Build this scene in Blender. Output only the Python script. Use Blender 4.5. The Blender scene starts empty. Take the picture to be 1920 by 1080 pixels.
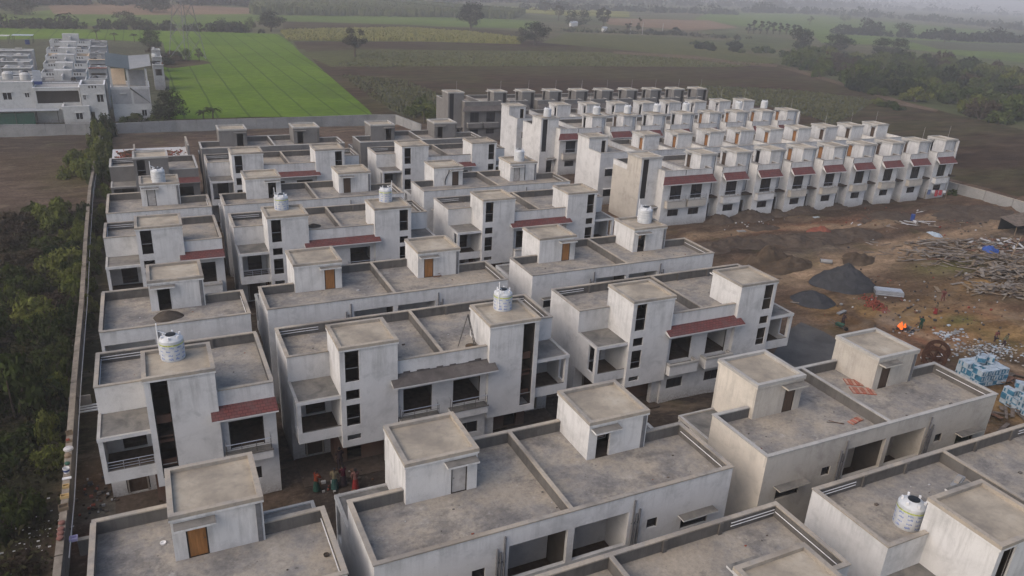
# look of the light and the air
HAZE=.00052; SUN_EL=40; SUN_ROT=-102; SKY=.14; SUN=.68; SUN_ANG=88; EXPO=0.78
import bpy, math, random
from mathutils import Vector, Matrix, noise
R=random.Random(7)
sc=bpy.context.scene
col=sc.collection
rad=math.radians
# ------------------------------------------------------------------ camera
F,YAW,PITCH,ROLL,HC=1419.585,0.457538,0.388110,0.053132,30.887
def cam_axes():
    cy,sy,cp,sp=math.cos(YAW),math.sin(YAW),math.cos(PITCH),math.sin(PITCH)
    f=Vector((sy*cp,cy*cp,-sp)); r=Vector((cy,-sy,0)); u=r.cross(f)
    cr,sr=math.cos(ROLL),math.sin(ROLL)
    return cr*r+sr*u, -sr*r+cr*u, f
AX=cam_axes()
def G(px,py,z=0.0):
    """point of the plane at height z seen at a place of the photograph"""
    d=AX[0]*((px-960)/F)+AX[1]*(-(py-540)/F)+AX[2]
    t=(z-HC)/d.z
    return Vector((d.x*t,d.y*t,z))
def mpp(px,py):            # metres per photo pixel at that ground point
    p=G(px,py); return (p-Vector((0,0,HC))).dot(AX[2])/F
cd=bpy.data.cameras.new('camera'); cam=bpy.data.objects.new('camera',cd); col.objects.link(cam)
m=Matrix((( AX[0].x,AX[1].x,-AX[2].x,0),(AX[0].y,AX[1].y,-AX[2].y,0),(AX[0].z,AX[1].z,-AX[2].z,HC),(0,0,0,1)))
cam.matrix_world=m
cd.sensor_width=36; cd.lens=36*F/1920; cd.clip_start=.5; cd.clip_end=30000
sc.camera=cam
# ------------------------------------------------------------------ materials
DIM={'roof_screed':.80,'coping_cement':.78,'grey_coping':.8,'damp_cement':.8,'dark_sand':.6,'grey_gravel':.50,'excavated_soil':.5,'grey_spoil':.45,
'far_farmland':.72,'young_green_crop':.56,'green_crop':.7,'olive_crop':.92,'tilled_earth':.40,'sage_scrub':.72,'yellow_crop':.75,'dry_pink_field':.7,'asphalt':.7,
'thicket_leaves':.46,'yellow_green_leaves':.72,'dry_brown_leaves':.5,'dark_tree_leaves':.55,'olive_tree_leaves':.6,'cane_leaves':.7,'yellow_crop_leaves':.75,'palm_leaves':.5,'boundary_cement':.75,'boundary_pale':.68}
def dimst(name,stops):
    f=DIM.get(name,1); return [(p,tuple(x*f for x in c)) for p,c in stops]
def nt(name,rough=.9):
    M=bpy.data.materials.new(name); M.use_nodes=True
    n=M.node_tree.nodes; l=M.node_tree.links
    b=n['Principled BSDF']; b.inputs['Roughness'].default_value=rough
    b.inputs['Specular IOR Level'].default_value=(0.0 if rough>.83 else .2)
    return M,n,l,b
def posn(n,l,scale=(1,1,1)):
    g=n.new('ShaderNodeNewGeometry'); v=n.new('ShaderNodeVectorMath'); v.operation='MULTIPLY'
    v.inputs[1].default_value=scale; l.new(g.outputs['Position'],v.inputs[0]); return v.outputs[0]
def noi(n,l,vec,s,det=5,rough=.6,dist=0):
    t=n.new('ShaderNodeTexNoise'); t.inputs['Scale'].default_value=s; t.inputs['Detail'].default_value=det
    t.inputs['Roughness'].default_value=rough; t.inputs['Distortion'].default_value=dist
    l.new(vec,t.inputs['Vector']); return t.outputs['Fac']
def ramp(n,l,fac,stops):
    r=n.new('ShaderNodeValToRGB'); e=r.color_ramp.elements
    while len(e)<len(stops): e.new(.5)
    for x,(p,c) in zip(e,stops):
        x.position=p; x.color=(c if isinstance(c,tuple) else (c,c,c))+(1,)
    l.new(fac,r.inputs[0]); return r.outputs['Color']
def mix(n,l,a,b,f,mode='MIX'):
    x=n.new('ShaderNodeMix'); x.data_type='RGBA'; x.blend_type=mode; x.clamp_factor=True
    for s,v in ((0,f),(6,a),(7,b)):
        if hasattr(v,'is_linked'): l.new(v,x.inputs[s])
        else: x.inputs[s].default_value=v if s==0 else tuple(v)+(1,)
    return x.outputs[2]
def bump(n,l,b,h,s=.3,d=.02):
    k=n.new('ShaderNodeBump'); k.inputs['Strength'].default_value=s; k.inputs['Distance'].default_value=d
    l.new(h,k.inputs['Height']); l.new(k.outputs[0],b.inputs['Normal'])
def plaster(name,c,dirt=.35,dc=(.16,.15,.14)):
    M,n,l,b=nt(name,.85)
    p=posn(n,l); ps=posn(n,l,(2.2,2.2,.16))
    big=noi(n,l,p,.55,6,.65,.4); st=noi(n,l,ps,1.3,4,.6); fine=noi(n,l,p,7,4,.7)
    base=ramp(n,l,big,[(.3,tuple(x*.80 for x in c)),(.5,c),(.72,tuple(min(1,x*1.08) for x in c))])
    sx=n.new('ShaderNodeSeparateXYZ'); g_=n.new('ShaderNodeNewGeometry'); l.new(g_.outputs['Position'],sx.inputs[0])
    def band(z0,z1):
        r=n.new('ShaderNodeMapRange'); r.inputs[1].default_value=z0; r.inputs[2].default_value=z1; r.inputs[3].default_value=0; r.inputs[4].default_value=1; l.new(sx.outputs[2],r.inputs[0]); return r.outputs[0]
    def mul(x,y):
        k=n.new('ShaderNodeMath'); k.operation='MULTIPLY'
        for i,v in enumerate((x,y)):
            if hasattr(v,'is_linked'): l.new(v,k.inputs[i])
            else: k.inputs[i].default_value=v
        return k.outputs[0]
    drip=noi(n,l,posn(n,l,(2.2,2.2,.22)),1.1,6,.7); wide=noi(n,l,p,.35,4,.6,.8)
    dr=ramp(n,l,drip,[(.47,0.),(.66,1.)])
    a=mix(n,l,base,dc,mul(mul(dr,band(6.2,7.75)),dirt*.85))
    a=mix(n,l,a,dc,mul(mul(ramp(n,l,st,[(.5,0.),(.75,1.)]),ramp(n,l,wide,[(.48,0.),(.62,1.)])),dirt*.45))
    a=mix(n,l,a,(.15,.125,.10),mul(mul(ramp(n,l,fine,[(.35,.3),(.6,1.)]),band(1.1,-.1)),.75))
    a=mix(n,l,a,tuple(x*.62 for x in c),ramp(n,l,noi(n,l,p,.8,6,.7,.3),[(.54,0.),(.66,dirt*1.1)]))
    a=mix(n,l,a,dc,ramp(n,l,fine,[(.60,0.),(.80,dirt*.75)]))
    l.new(a,b.inputs['Base Color']); bump(n,l,b,fine,.25,.02); return M
def blotch(name,stops,s=.5,fine=3.0,dark=.25,dc=(.05,.05,.045),rough=.92,dist=.6,fb=.4):
    M,n,l,b=nt(name,rough); p=posn(n,l); stops=dimst(name,stops)
    A=ramp(n,l,noi(n,l,p,s,7,.62,dist),stops)
    f=noi(n,l,p,fine,6,.7)
    A=mix(n,l,A,dc,ramp(n,l,f,[(.50,0.),(.75,dark)]))
    f2=noi(n,l,p,s*.45,3,.5,.5)
    A=mix(n,l,A,dc,ramp(n,l,f2,[(.55,0.),(.68,dark*.9)]))
    l.new(A,b.inputs['Base Color']); bump(n,l,b,f,fb,.03); return M
def flat(name,c,rough=.7,var=.25,s=3.,metal=0):
    M,n,l,b=nt(name,rough); p=posn(n,l)
    l.new(ramp(n,l,noi(n,l,p,s,4),[(.3,tuple(x*(1-var) for x in c)),(.7,tuple(x*(1+var*.5) for x in c))]),b.inputs['Base Color'])
    b.inputs['Metallic'].default_value=metal; return M
MAT={}
MAT['white']=plaster('white_plaster',(.51,.50,.485),.42)
MAT['whiteb']=plaster('weathered_white_plaster',(.455,.452,.45),.5)
MAT['cream']=plaster('cream_plaster',(.50,.455,.39),.34)
MAT['beige']=plaster('beige_plaster',(.41,.375,.325),.36)
MAT['grey']=plaster('bare_cement_plaster',(.150,.143,.136),.35,(.09,.085,.08))
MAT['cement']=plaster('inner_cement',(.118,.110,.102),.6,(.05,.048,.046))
MAT['coping']=blotch('coping_cement',[(.3,(.24,.22,.195)),(.45,(.34,.31,.27)),(.56,(.41,.355,.285)),(.7,(.46,.41,.34))],.35,4,.55,(.14,.12,.10))
MAT['greycoping']=blotch('grey_coping',[(.3,(.33,.31,.285)),(.5,(.40,.385,.355)),(.7,(.46,.44,.41))],.8,5,.35,(.16,.15,.14))
def terrace():
    M,n,l,b=nt('terrace_cement',.88); p=posn(n,l)
    A=ramp(n,l,noi(n,l,p,.42,8,.7,.15),[(.34,(.15,.142,.135)),(.47,(.215,.20,.182)),(.56,(.265,.238,.20)),(.70,(.32,.29,.25))])
    A=mix(n,l,A,(.31,.265,.205),ramp(n,l,noi(n,l,p,.17,5,.65,.3),[(.50,0.),(.62,.7)]))
    A=mix(n,l,A,(.105,.10,.098),ramp(n,l,noi(n,l,posn(n,l,(1,1.3,1)),.31,7,.75,.2),[(.52,0.),(.60,.55),(.7,.7)]))
    A=mix(n,l,A,(.40,.385,.36),ramp(n,l,noi(n,l,p,1.1,7,.75),[(.60,0.),(.72,.6)]))
    f=noi(n,l,p,5,6,.75)
    A=mix(n,l,A,ramp(n,l,f,[(.3,.72),(.5,1.),(.7,1.2)]),.9,'MULTIPLY')
    A=mix(n,l,A,(.07,.065,.06),ramp(n,l,noi(n,l,p,2.6,3,.5),[(.70,0.),(.76,.6)]))
    l.new(A,b.inputs['Base Color']); bump(n,l,b,f,.35,.02); return M
MAT['floor']=terrace()
MAT['roof']=blotch('roof_screed',[(.25,(.20,.18,.155)),(.42,(.31,.27,.215)),(.56,(.42,.365,.285)),(.75,(.50,.45,.37))],.42,2.4,.45,(.15,.135,.12),.9,.25)
MAT['porchroof']=blotch('damp_cement',[(.3,(.11,.108,.10)),(.5,(.19,.18,.165)),(.7,(.26,.24,.21))],.8,3,.4,(.06,.06,.058))
def tiled(name,c,c2):
    M,n,l,b=nt(name,.75); p=posn(n,l)
    w=n.new('ShaderNodeTexBrick'); w.inputs['Scale'].default_value=1; w.inputs['Brick Width'].default_value=.3
    w.inputs['Row Height'].default_value=.2; w.inputs['Mortar Size'].default_value=.018; w.inputs['Mortar Smooth'].default_value=.3
    w.inputs['Color1'].default_value=c+(1,); w.inputs['Color2'].default_value=c2+(1,); w.inputs['Mortar'].default_value=tuple(x*.4 for x in c)+(1,)
    l.new(p,w.inputs['Vector'])
    A=mix(n,l,w.outputs['Color'],(.10,.085,.08),ramp(n,l,noi(n,l,p,1.5,5),[(.45,0.),(.8,.55)]))
    l.new(A,b.inputs['Base Color']); bump(n,l,b,w.outputs['Fac'],-.5,.02); return M
MAT['redtile']=tiled('red_roof_tiles',(.135,.045,.041),(.10,.036,.035))
MAT['greyawn']=blotch('unpainted_awning',[(.3,(.068,.061,.058)),(.5,(.095,.085,.08)),(.7,(.125,.112,.104))],1.2,6,.4)
def wood(name,c):
    M,n,l,b=nt(name,.55); p=posn(n,l,(8,8,.8))
    l.new(ramp(n,l,noi(n,l,p,1.5,5,.6,.5),[(.3,tuple(x*.65 for x in c)),(.7,tuple(x*1.1 for x in c))]),b.inputs['Base Color']); return M
MAT['door']=wood('brown_wood_door',(.27,.125,.045))
MAT['darkdoor']=wood('dark_wood_door',(.075,.05,.035))
MAT['greydoor']=flat('primed_door',(.36,.34,.32),.6,.2)
MAT['brownwall']=plaster('brown_primer_wall',(.13,.075,.055),.4,(.05,.04,.035))
MAT['inside']=plaster('inside_plaster',(.085,.074,.064),.4)  # tone lowered: the shade behind the openings is put into this colour
MAT['insidefloor']=flat('inside_floor',(.075,.058,.046),.9,.35)  # floor darkened likewise, interior shade painted into its colour
MAT['frame']=flat('dark_window_frame',(.028,.024,.022),.4,.2)
def glass():
    M,n,l,b=nt('dark_glass',.12); b.inputs['Base Color'].default_value=(.016,.016,.018,1); b.inputs['Specular IOR Level'].default_value=.5
    return M
MAT['glass']=glass()
MAT['steel']=flat('steel_rail',(.45,.45,.46),.35,.2,4,.7)
MAT['iron']=flat('dark_iron',(.09,.085,.08),.6,.3,6,.3)
MAT['pvc']=flat('white_pipe',(.62,.62,.62),.5,.1)
MAT['gpipe']=flat('grey_pipe',(.13,.13,.135),.6,.3)
MAT['rebar']=flat('rusty_bar',(.14,.08,.055),.9,.4)
MAT['rodw']=flat('pale_rod',(.42,.41,.40),.7,.2)
MAT['wallcement']=blotch('boundary_cement',[(.3,(.16,.15,.135)),(.5,(.23,.21,.185)),(.7,(.29,.265,.235))],.5,3,.45,(.08,.075,.07))
MAT['wallcap']=blotch('boundary_cap',[(.3,(.13,.112,.092)),(.5,(.19,.165,.135)),(.7,(.25,.215,.175))],1.2,4,.5,(.05,.047,.042))
MAT['wallpale']=blotch('boundary_pale',[(.3,(.24,.24,.24)),(.5,(.32,.32,.315)),(.7,(.38,.375,.365))],.3,2.5,.45,(.12,.12,.115))
MAT['whitep']=flat('white_enamel',(.6,.6,.6),.5,.15)
MAT['bag']=flat('white_sacks',(.40,.39,.38),.8,.25,5)
MAT['tan']=flat('raw_timber',(.19,.145,.10),.9,.4,3)
MAT['greytimber']=flat('weathered_timber',(.125,.102,.085),.9,.5,2)
MAT['brick']=flat('red_brick',(.22,.065,.045),.9,.35,6)
MAT['rust']=flat('rusty_steel',(.055,.030,.022),.9,.4,5)
MAT['bluep']=flat('blue_plastic',(.025,.05,.17),.5,.2)
MAT['orange']=flat('orange_plastic',(.30,.07,.04),.7,.25)
MAT['black']=flat('black_plastic',(.012,.012,.012),.5,.2)
MAT['zinc']=flat('zinc_sheet',(.36,.38,.41),.45,.2,2,.3)
# ------------------------------------------------------------------ mesh helpers
class MB:
    """collects boxes, tubes and faces of ONE mesh; tx maps local points (mirroring)"""
    def __init__(s,mx=None,my=None): s.v=[];s.f=[];s.m=[];s.mats=[];s.mx=mx;s.my=my
    def mi(s,m):
        if m not in s.mats: s.mats.append(m)
        return s.mats.index(m)
    def face(s,pts,m):
        k=len(s.v); fl=False
        for p in pts:
            x,y,z=p
            if s.mx is not None: x=s.mx-x
            if s.my is not None: y=s.my-y
            s.v.append((x,y,z))
        idx=list(range(k,k+len(pts)))
        if (s.mx is not None)!=(s.my is not None): idx.reverse()
        s.f.append(idx); s.m.append(s.mi(m))
    def box(s,x0,x1,y0,y1,z0,z1,m,**o):
        P=lambda a,b,c:(a,b,c)
        g=lambda k:o.get(k,m)
        for k,q in (('zm',[(x0,y0,z0),(x0,y1,z0),(x1,y1,z0),(x1,y0,z0)]),('zp',[(x0,y0,z1),(x1,y0,z1),(x1,y1,z1),(x0,y1,z1)]),
                    ('ym',[(x0,y0,z0),(x1,y0,z0),(x1,y0,z1),(x0,y0,z1)]),('yp',[(x0,y1,z0),(x0,y1,z1),(x1,y1,z1),(x1,y1,z0)]),
                    ('xm',[(x0,y0,z0),(x0,y0,z1),(x0,y1,z1),(x0,y1,z0)]),('xp',[(x1,y0,z0),(x1,y1,z0),(x1,y1,z1),(x1,y0,z1)])):
            if g(k): s.face(q,g(k))
    def wall(s,ax,t0,t1,a0,a1,z0,z1,holes,m,**o):
        """a wall across axis ax ('y': runs along x) with rectangular openings cut through it"""
        us=sorted({a0,a1,*[min(max(h[i],a0),a1) for h in holes for i in (0,1)]})
        for u0,u1 in zip(us,us[1:]):
            c=(u0+u1)/2
            hs=sorted([(max(h[2],z0),min(h[3],z1)) for h in holes if h[0]<c<h[1]])
            z=z0
            segs=[]
            for b,t in hs:
                if b>z+1e-6: segs.append((z,b))
                z=max(z,t)
            if z<z1-1e-6: segs.append((z,z1))
            for b,t in segs:
                if ax=='y': s.box(u0,u1,t0,t1,b,t,m,**o)
                else: s.box(t0,t1,u0,u1,b,t,m,**o)
    def tube(s,a,b,r0,r1,m,n=6,cap=True):
        a=Vector(a);b=Vector(b);d=(b-a).normalized()
        u=d.cross(Vector((0,0,1)) if abs(d.z)<.9 else Vector((1,0,0))).normalized();w=d.cross(u)
        ra=[a+(u*math.cos(i*2*math.pi/n)+w*math.sin(i*2*math.pi/n))*r0 for i in range(n)]
        rb=[b+(u*math.cos(i*2*math.pi/n)+w*math.sin(i*2*math.pi/n))*r1 for i in range(n)]
        for i in range(n):
            j=(i+1)%n; s.face([ra[i],ra[j],rb[j],rb[i]],m)
        if cap: s.face(rb,m); s.face(ra[::-1],m)
    def lathe(s,prof,m,n=20,c=(0,0,0),mats=None):
        for k,((r0,z0),(r1,z1)) in enumerate(zip(prof,prof[1:])):
            for i in range(n):
                a,b=i*2*math.pi/n,(i+1)*2*math.pi/n
                q=[(c[0]+r0*math.cos(a),c[1]+r0*math.sin(a),c[2]+z0),(c[0]+r0*math.cos(b),c[1]+r0*math.sin(b),c[2]+z0),
                   (c[0]+r1*math.cos(b),c[1]+r1*math.sin(b),c[2]+z1),(c[0]+r1*math.cos(a),c[1]+r1*math.sin(a),c[2]+z1)]
                if r1<1e-5: q=q[:3]
                elif r0<1e-5: q=[q[0],q[2],q[3]]
                s.face(q,mats[k] if mats else m)
    def mesh(s,name,smooth=False):
        me=bpy.data.meshes.new(name); me.from_pydata(s.v,[],s.f)
        for k in s.mats: me.materials.append(MAT[k] if isinstance(k,str) else k)
        me.polygons.foreach_set('material_index',s.m)
        if smooth: me.polygons.foreach_set('use_smooth',[True]*len(s.f))
        me.update(); return me
CACHE={}
def part(name,key,fn,parent,label=None,smooth=False,mb=None):
    """one part object; its mesh is made once per key and shared by the copies"""
    k=(name,)+tuple(key)
    if k not in CACHE:
        b=MB(); fn(b); CACHE[k]=b.mesh(name,smooth) if b.f else None
    if CACHE[k] is None: return None
    o=bpy.data.objects.new(name,CACHE[k]); col.objects.link(o); o.parent=parent
    if label: o['label']=label
    return o
def tag(o,label,cat=None,group=None,kind=None):
    o['label']=label
    if cat: o['category']=cat
    if group: o['group']=group
    if kind: o['kind']=kind
    return o
def empty(name,loc,rz=0,label='',cat='',group=None,s=1):
    o=bpy.data.objects.new(name,None); col.objects.link(o); o.location=loc; o.rotation_euler=(0,0,rz); o.scale=(s,s,s)
    return tag(o,label,cat,group)
def single(name,b,loc,label,cat,group=None,rz=0,kind=None,smooth=False):
    me=b if isinstance(b,bpy.types.Mesh) else b.mesh(name,smooth)
    o=bpy.data.objects.new(name,me); col.objects.link(o); o.location=loc; o.rotation_euler=(0,0,rz)
    return tag(o,label,cat,group,kind)
# ------------------------------------------------------------------ semi-detached houses
B_,T_,W_,D_,HD,PB,PC,HP,HH,ZT,YB=2.7,3.7,19.2,7.63,3.5,3.06,.32,7.85,9.5,2.27,.21
HW=W_/2
SLITS={'bands':[(2.75,3.13),(3.81,5.35),(5.72,6.41),(7.0,9.15)],'full':[(2.75,9.2)],'two':[(2.75,4.9),(5.5,6.4),(7.0,9.15)]}
def slit_frame(b,x0,x1,z0,z1,y):
    b.box(x0,x0+.06,y,y+.05,z0,z1,'frame'); b.box(x1-.06,x1,y,y+.05,z0,z1,'frame')
    b.box(x0+.06,x1-.06,y,y+.05,z1-.06,z1,'frame'); b.box(x0+.06,x1-.06,y,y+.05,z0,z0+.06,'frame')
def railing(b,x0,x1,y,z0,h,m='steel'):
    n=max(2,int((x1-x0)/.8)+1)
    for i in range(n):
        x=x0+.03+(x1-x0-.06)*i/(n-1); b.tube((x,y,z0),(x,y,z0+h),.02,.02,m,5)
    for k in (1,.62,.3): b.tube((x0,y,z0+h*k),(x1,y,z0+h*k),.022 if k==1 else .013,.022 if k==1 else .013,m,5)
def semi(name,x0,y0,facing,label,single_=False,paint='white',side=None,awn='redtile',slit=('bands','bands'),doors=('door','door'),ledge='box',rails=False,group='semi-detached houses in rows',unfinished=False,cop='coping'):
    side=side or paint
    if facing=='b' and not single_: doors=doors[::-1]
    w=HW if single_ else W_
    if facing=='f': loc,rz=(x0,y0,0),0
    else: loc,rz=(x0+w,y0+D_,0),math.pi
    root=empty(name,loc,rz,label,'house',group)
    K=(single_,paint,side)
    halves=[None] if single_ else [None,W_]
    def walls(b):
        for mx in halves:
            b.mx=mx
            sx=side if mx is None else paint
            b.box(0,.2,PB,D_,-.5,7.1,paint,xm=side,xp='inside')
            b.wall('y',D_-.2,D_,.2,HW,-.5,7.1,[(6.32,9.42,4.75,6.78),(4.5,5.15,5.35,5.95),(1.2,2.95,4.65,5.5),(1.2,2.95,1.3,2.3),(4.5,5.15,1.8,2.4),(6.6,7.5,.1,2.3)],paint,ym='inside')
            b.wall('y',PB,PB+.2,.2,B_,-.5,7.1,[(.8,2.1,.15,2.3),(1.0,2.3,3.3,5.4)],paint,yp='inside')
            b.wall('y',PC,PC+.2,B_+T_,HW,-.5,7.1,[(6.85,8.85,3.62,5.6),(6.95,8.5,1.15,2.05)],paint,yp='inside')
            b.box(HW-.1,HW,PC+.2,D_-.2,-.5,7.08,'inside') if not single_ else b.box(HW-.2,HW,PC+.2,D_-.2,-.5,7.1,paint)
            b.wall('y',1.6,1.8,B_,B_+T_-.2,-.5,ZT+.05,[(3.3,4.3,.1,2.1)],'brownwall')
            b.box(B_+T_-.75,B_+T_-.0,.5,.9,-.5,ZT-.01,paint)
            b.box(B_-.2,B_,1.8,PB,-.5,ZT,'brownwall')
            b.box(B_+T_-.2,B_+T_-.001,1.6,3.9,-.5,ZT,'brownwall')
            # floors, partitions
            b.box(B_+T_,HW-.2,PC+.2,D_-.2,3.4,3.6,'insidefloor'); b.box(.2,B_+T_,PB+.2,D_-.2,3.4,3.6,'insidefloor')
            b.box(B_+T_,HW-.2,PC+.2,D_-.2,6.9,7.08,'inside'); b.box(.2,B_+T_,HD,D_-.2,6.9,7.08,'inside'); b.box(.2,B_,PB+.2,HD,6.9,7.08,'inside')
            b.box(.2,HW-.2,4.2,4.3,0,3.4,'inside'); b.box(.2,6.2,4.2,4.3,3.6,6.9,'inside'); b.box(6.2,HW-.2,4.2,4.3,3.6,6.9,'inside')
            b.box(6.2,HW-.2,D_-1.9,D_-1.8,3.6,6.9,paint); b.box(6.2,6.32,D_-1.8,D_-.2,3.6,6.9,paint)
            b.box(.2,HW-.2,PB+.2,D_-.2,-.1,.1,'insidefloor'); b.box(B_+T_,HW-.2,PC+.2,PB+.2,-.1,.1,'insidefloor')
        b.mx=None
    part('wall',K,walls,root)
    def par(b):
        for mx in halves:
            b.mx=mx
            z0,z1=7.1,HP-.07
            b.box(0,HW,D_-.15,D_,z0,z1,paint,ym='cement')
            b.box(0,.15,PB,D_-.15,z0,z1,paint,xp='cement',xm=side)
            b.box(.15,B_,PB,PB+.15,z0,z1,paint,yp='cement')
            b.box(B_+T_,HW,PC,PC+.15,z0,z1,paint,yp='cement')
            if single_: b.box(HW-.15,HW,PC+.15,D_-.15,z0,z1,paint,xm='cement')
            for xx in (3.4,6.6):   # stub piers on the inside of the rear parapet
                b.box(xx,xx+.22,D_-.25,D_-.15,z0,z1,'cement')
        b.mx=None
        if not single_: b.box(HW-.08,HW+.08,PC+.15,D_-.15,7.1,HP-.07,'cement')
    pa=part('parapet',K,par,root)
    def cope(b):
        for mx in halves:
            b.mx=mx
            z0,z1=HP-.07,HP
            ov=dict(ym=paint,yp=paint,xm=side,xp=paint)
            b.box(-.04,HW,D_-.2,D_+.04,z0,z1,cop); b.box(-.04,.2,PB-.04,D_-.2,z0,z1,cop)
            b.box(.2,B_-.061,PB-.04,PB+.2,z0,z1,cop); b.box(B_+T_+.061,HW,PC-.04,PC+.2,z0,z1,cop)
            if single_: b.box(HW-.2,HW+.04,PC+.2,D_-.2,z0,z1,cop)
        b.mx=None
        if not single_: b.box(HW-.11,HW+.11,PC+.2,D_-.2,HP-.07,HP,cop)
    part('coping',K+(cop,),cope,pa)
    for mx in halves:
        for z in (7.58,7.4):
            def pipes_in(b): b.mx=mx; b.tube((.22,D_-.2,z),(2.9,D_-.2,z),.022,.022,'pvc',5)
            part('water_pipe',(mx,z),pipes_in,root)
        def pipes_in(b): b.mx=mx; b.tube((.22,PB+.4,7.5),(.22,D_-.25,7.5),.022,.022,'pvc',5)
        part('water_pipe',(mx,'s'),pipes_in,root)
    def tiles(b):
        for mx in halves:
            b.mx=mx
            b.box(.15,HW-.08 if not single_ else HW-.15,HD,D_-.15,7.09,7.12,'floor')
            b.box(.15,B_,PB+.15,HD,7.09,7.12,'floor'); b.box(B_+T_,HW-.08 if not single_ else HW-.15,PC+.15,HD,7.09,7.12,'floor')
        b.mx=None
    part('terrace_floor',(single_,),tiles,root)
    for hi,mx in enumerate(halves):
        sl=SLITS[slit[hi]]; sk=slit[hi]; dm=doors[hi]
        def tower(b):
            b.mx=mx; zt=HH-.3
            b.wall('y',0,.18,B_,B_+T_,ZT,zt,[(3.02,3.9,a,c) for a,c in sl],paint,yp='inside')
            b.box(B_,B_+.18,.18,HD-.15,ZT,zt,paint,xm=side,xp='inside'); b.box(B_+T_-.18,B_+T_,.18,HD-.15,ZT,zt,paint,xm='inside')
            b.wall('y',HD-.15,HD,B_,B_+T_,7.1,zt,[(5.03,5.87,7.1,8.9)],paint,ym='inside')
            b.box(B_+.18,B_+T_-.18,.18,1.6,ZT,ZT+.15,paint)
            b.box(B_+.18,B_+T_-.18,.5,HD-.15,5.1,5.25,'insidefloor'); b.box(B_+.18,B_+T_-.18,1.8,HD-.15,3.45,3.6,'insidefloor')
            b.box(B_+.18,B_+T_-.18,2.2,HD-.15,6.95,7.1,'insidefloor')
            if sk=='full':
                b.box(B_+.3,B_+1.3,.5,.62,6.2,6.7,'brownwall'); b.box(B_+.3,B_+1.3,.5,.62,4.9,5.3,'brownwall'); b.box(B_+.3,B_+1.3,.5,.62,3.3,3.7,'brownwall')
        tw=part('stair_tower',K+(mx,sk),tower,root)
        def rf(b):
            b.mx=mx; x0,x1,y0_,y1=B_-.06,B_+T_+.06,-.06,HD+.06; z0=HH-.3
            b.box(x0,x1,y0_,y1,z0,HH-.19,cop,zp='roof',ym=paint,yp=paint,xm=side,xp=paint)
            for q in ((x0,x1,y0_,y0_+.24),(x0,x1,y1-.24,y1),(x0,x0+.24,y0_+.24,y1-.24),(x1-.24,x1,y0_+.24,y1-.24)):
                b.box(*q,HH-.19,HH,cop)
        part('headroom_roof',K+(mx,cop),rf,tw)
        def win(b):
            b.mx=mx
            for a,c in sl:
                slit_frame(b,3.02,3.9,a,c,.08)
                if c-a>1: b.box(3.08,3.84,.08,.13,a+(.9 if c>7 else .5),a+(.94 if c>7 else .54),'steel')
        part('tower_window',(mx,sk),win,tw)
        if dm:
            def dr(b):
                b.mx=mx
                b.box(5.03,5.09,HD-.1,HD-.03,7.1,8.9,'frame'); b.box(5.81,5.87,HD-.1,HD-.03,7.1,8.9,'frame')
                b.box(5.09,5.81,HD-.09,HD-.05,7.14,8.88,dm)
                b.tube((5.17,HD-.05,8.),(5.17,HD-.01,8.),.025,.025,'iron',6)
            part('door',(mx,dm),dr,tw)
        def can(b):
            b.mx=mx; b.box(4.65,6.3,HD,HD+.55,8.98,9.08,paint,zp='porchroof')
        part('door_canopy',(mx,paint),can,tw)
        def dpipe(b):
            b.mx=mx; b.box(2.78,3.0,HD+.0,HD+.03,7.12,HH-.34,'gpipe' if paint!='grey' else 'cement')
        if not single_ and hi==0 or single_: part('drain_strip',(mx,paint),dpipe,tw)
        def balc(b):
            b.mx=mx
            b.box(0,B_,YB,PB,3.05,3.25,paint,zp='insidefloor')
            b.box(0,B_,YB,YB+.14,3.25,3.82,paint,zp='cement'); b.box(0,.25,YB+.001,YB+.28,3.82,5.85,paint)
            b.box(0,.14,YB+.14,PB,3.25,3.75,paint); b.box(0,.14,1.3,PB,3.75,5.85,paint,xm=side)
            b.box(-.03,B_,YB-.05,PB,5.85,6.0,paint,zp='porchroof')
            b.box(-.03,B_,YB-.05,YB+.1,6.0,6.08,paint,zp='greycoping'); b.box(-.03,.14,YB+.1,PB,6.0,6.08,paint,zp='greycoping')
        bal=part('balcony',K+(mx,),balc,root)
        if rails:
            def rl(b): b.mx=mx; railing(b,.25,B_,YB+.07,3.82,.55)
            part('railing',(mx,),rl,bal)
        def wnd(b):
            b.mx=mx; x0_,x1=6.85,8.85
            b.box(x0_,x0_+.06,PC+.08,PC+.14,3.62,5.6,'frame'); b.box(x1-.06,x1,PC+.08,PC+.14,3.62,5.6,'frame'); b.box(x0_+.06,x1-.06,PC+.08,PC+.14,5.54,5.6,'frame')
        part('balcony_door_frame',(mx,),wnd,root)
        def wnd2(b):
            b.mx=mx; x0_,x1=6.95,8.5
            for xx in (x0_,(x0_+x1)/2-.03,x1-.06): b.box(xx,xx+.06,PC+.08,PC+.14,1.15,2.05,'frame')
            b.box(x0_,x1,PC+.1,PC+.12,1.15,2.05,'glass')
        part('window',(mx,'g'),wnd2,root)
        def led(b):
            b.mx=mx; z0=2.75
            b.box(6.5,9.2,-.4,PC,z0,z0+.12,paint); b.box(6.5,9.2,-.4,-.28,z0+.12,3.55,paint); b.box(6.5,6.62,-.28,PC,z0+.12,3.55,paint); b.box(9.08,9.2,-.28,PC,z0+.12,3.55,paint)
            b.box(6.62,9.08,-.28,PC,3.3,3.42,'porchroof')
            b.box(6.46,9.24,-.44,-.24,3.55,3.72,'greycoping'); b.box(6.46,6.66,-.24,PC,3.55,3.72,'greycoping'); b.box(9.04,9.24,-.24,PC,3.55,3.72,'greycoping')
        def led2(b):
            b.mx=mx; b.box(6.5,9.2,-.4,PC,3.0,3.55,paint,zp='porchroof'); b.box(6.46,9.24,-.44,-.36,3.55,3.62,'cement')
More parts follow.
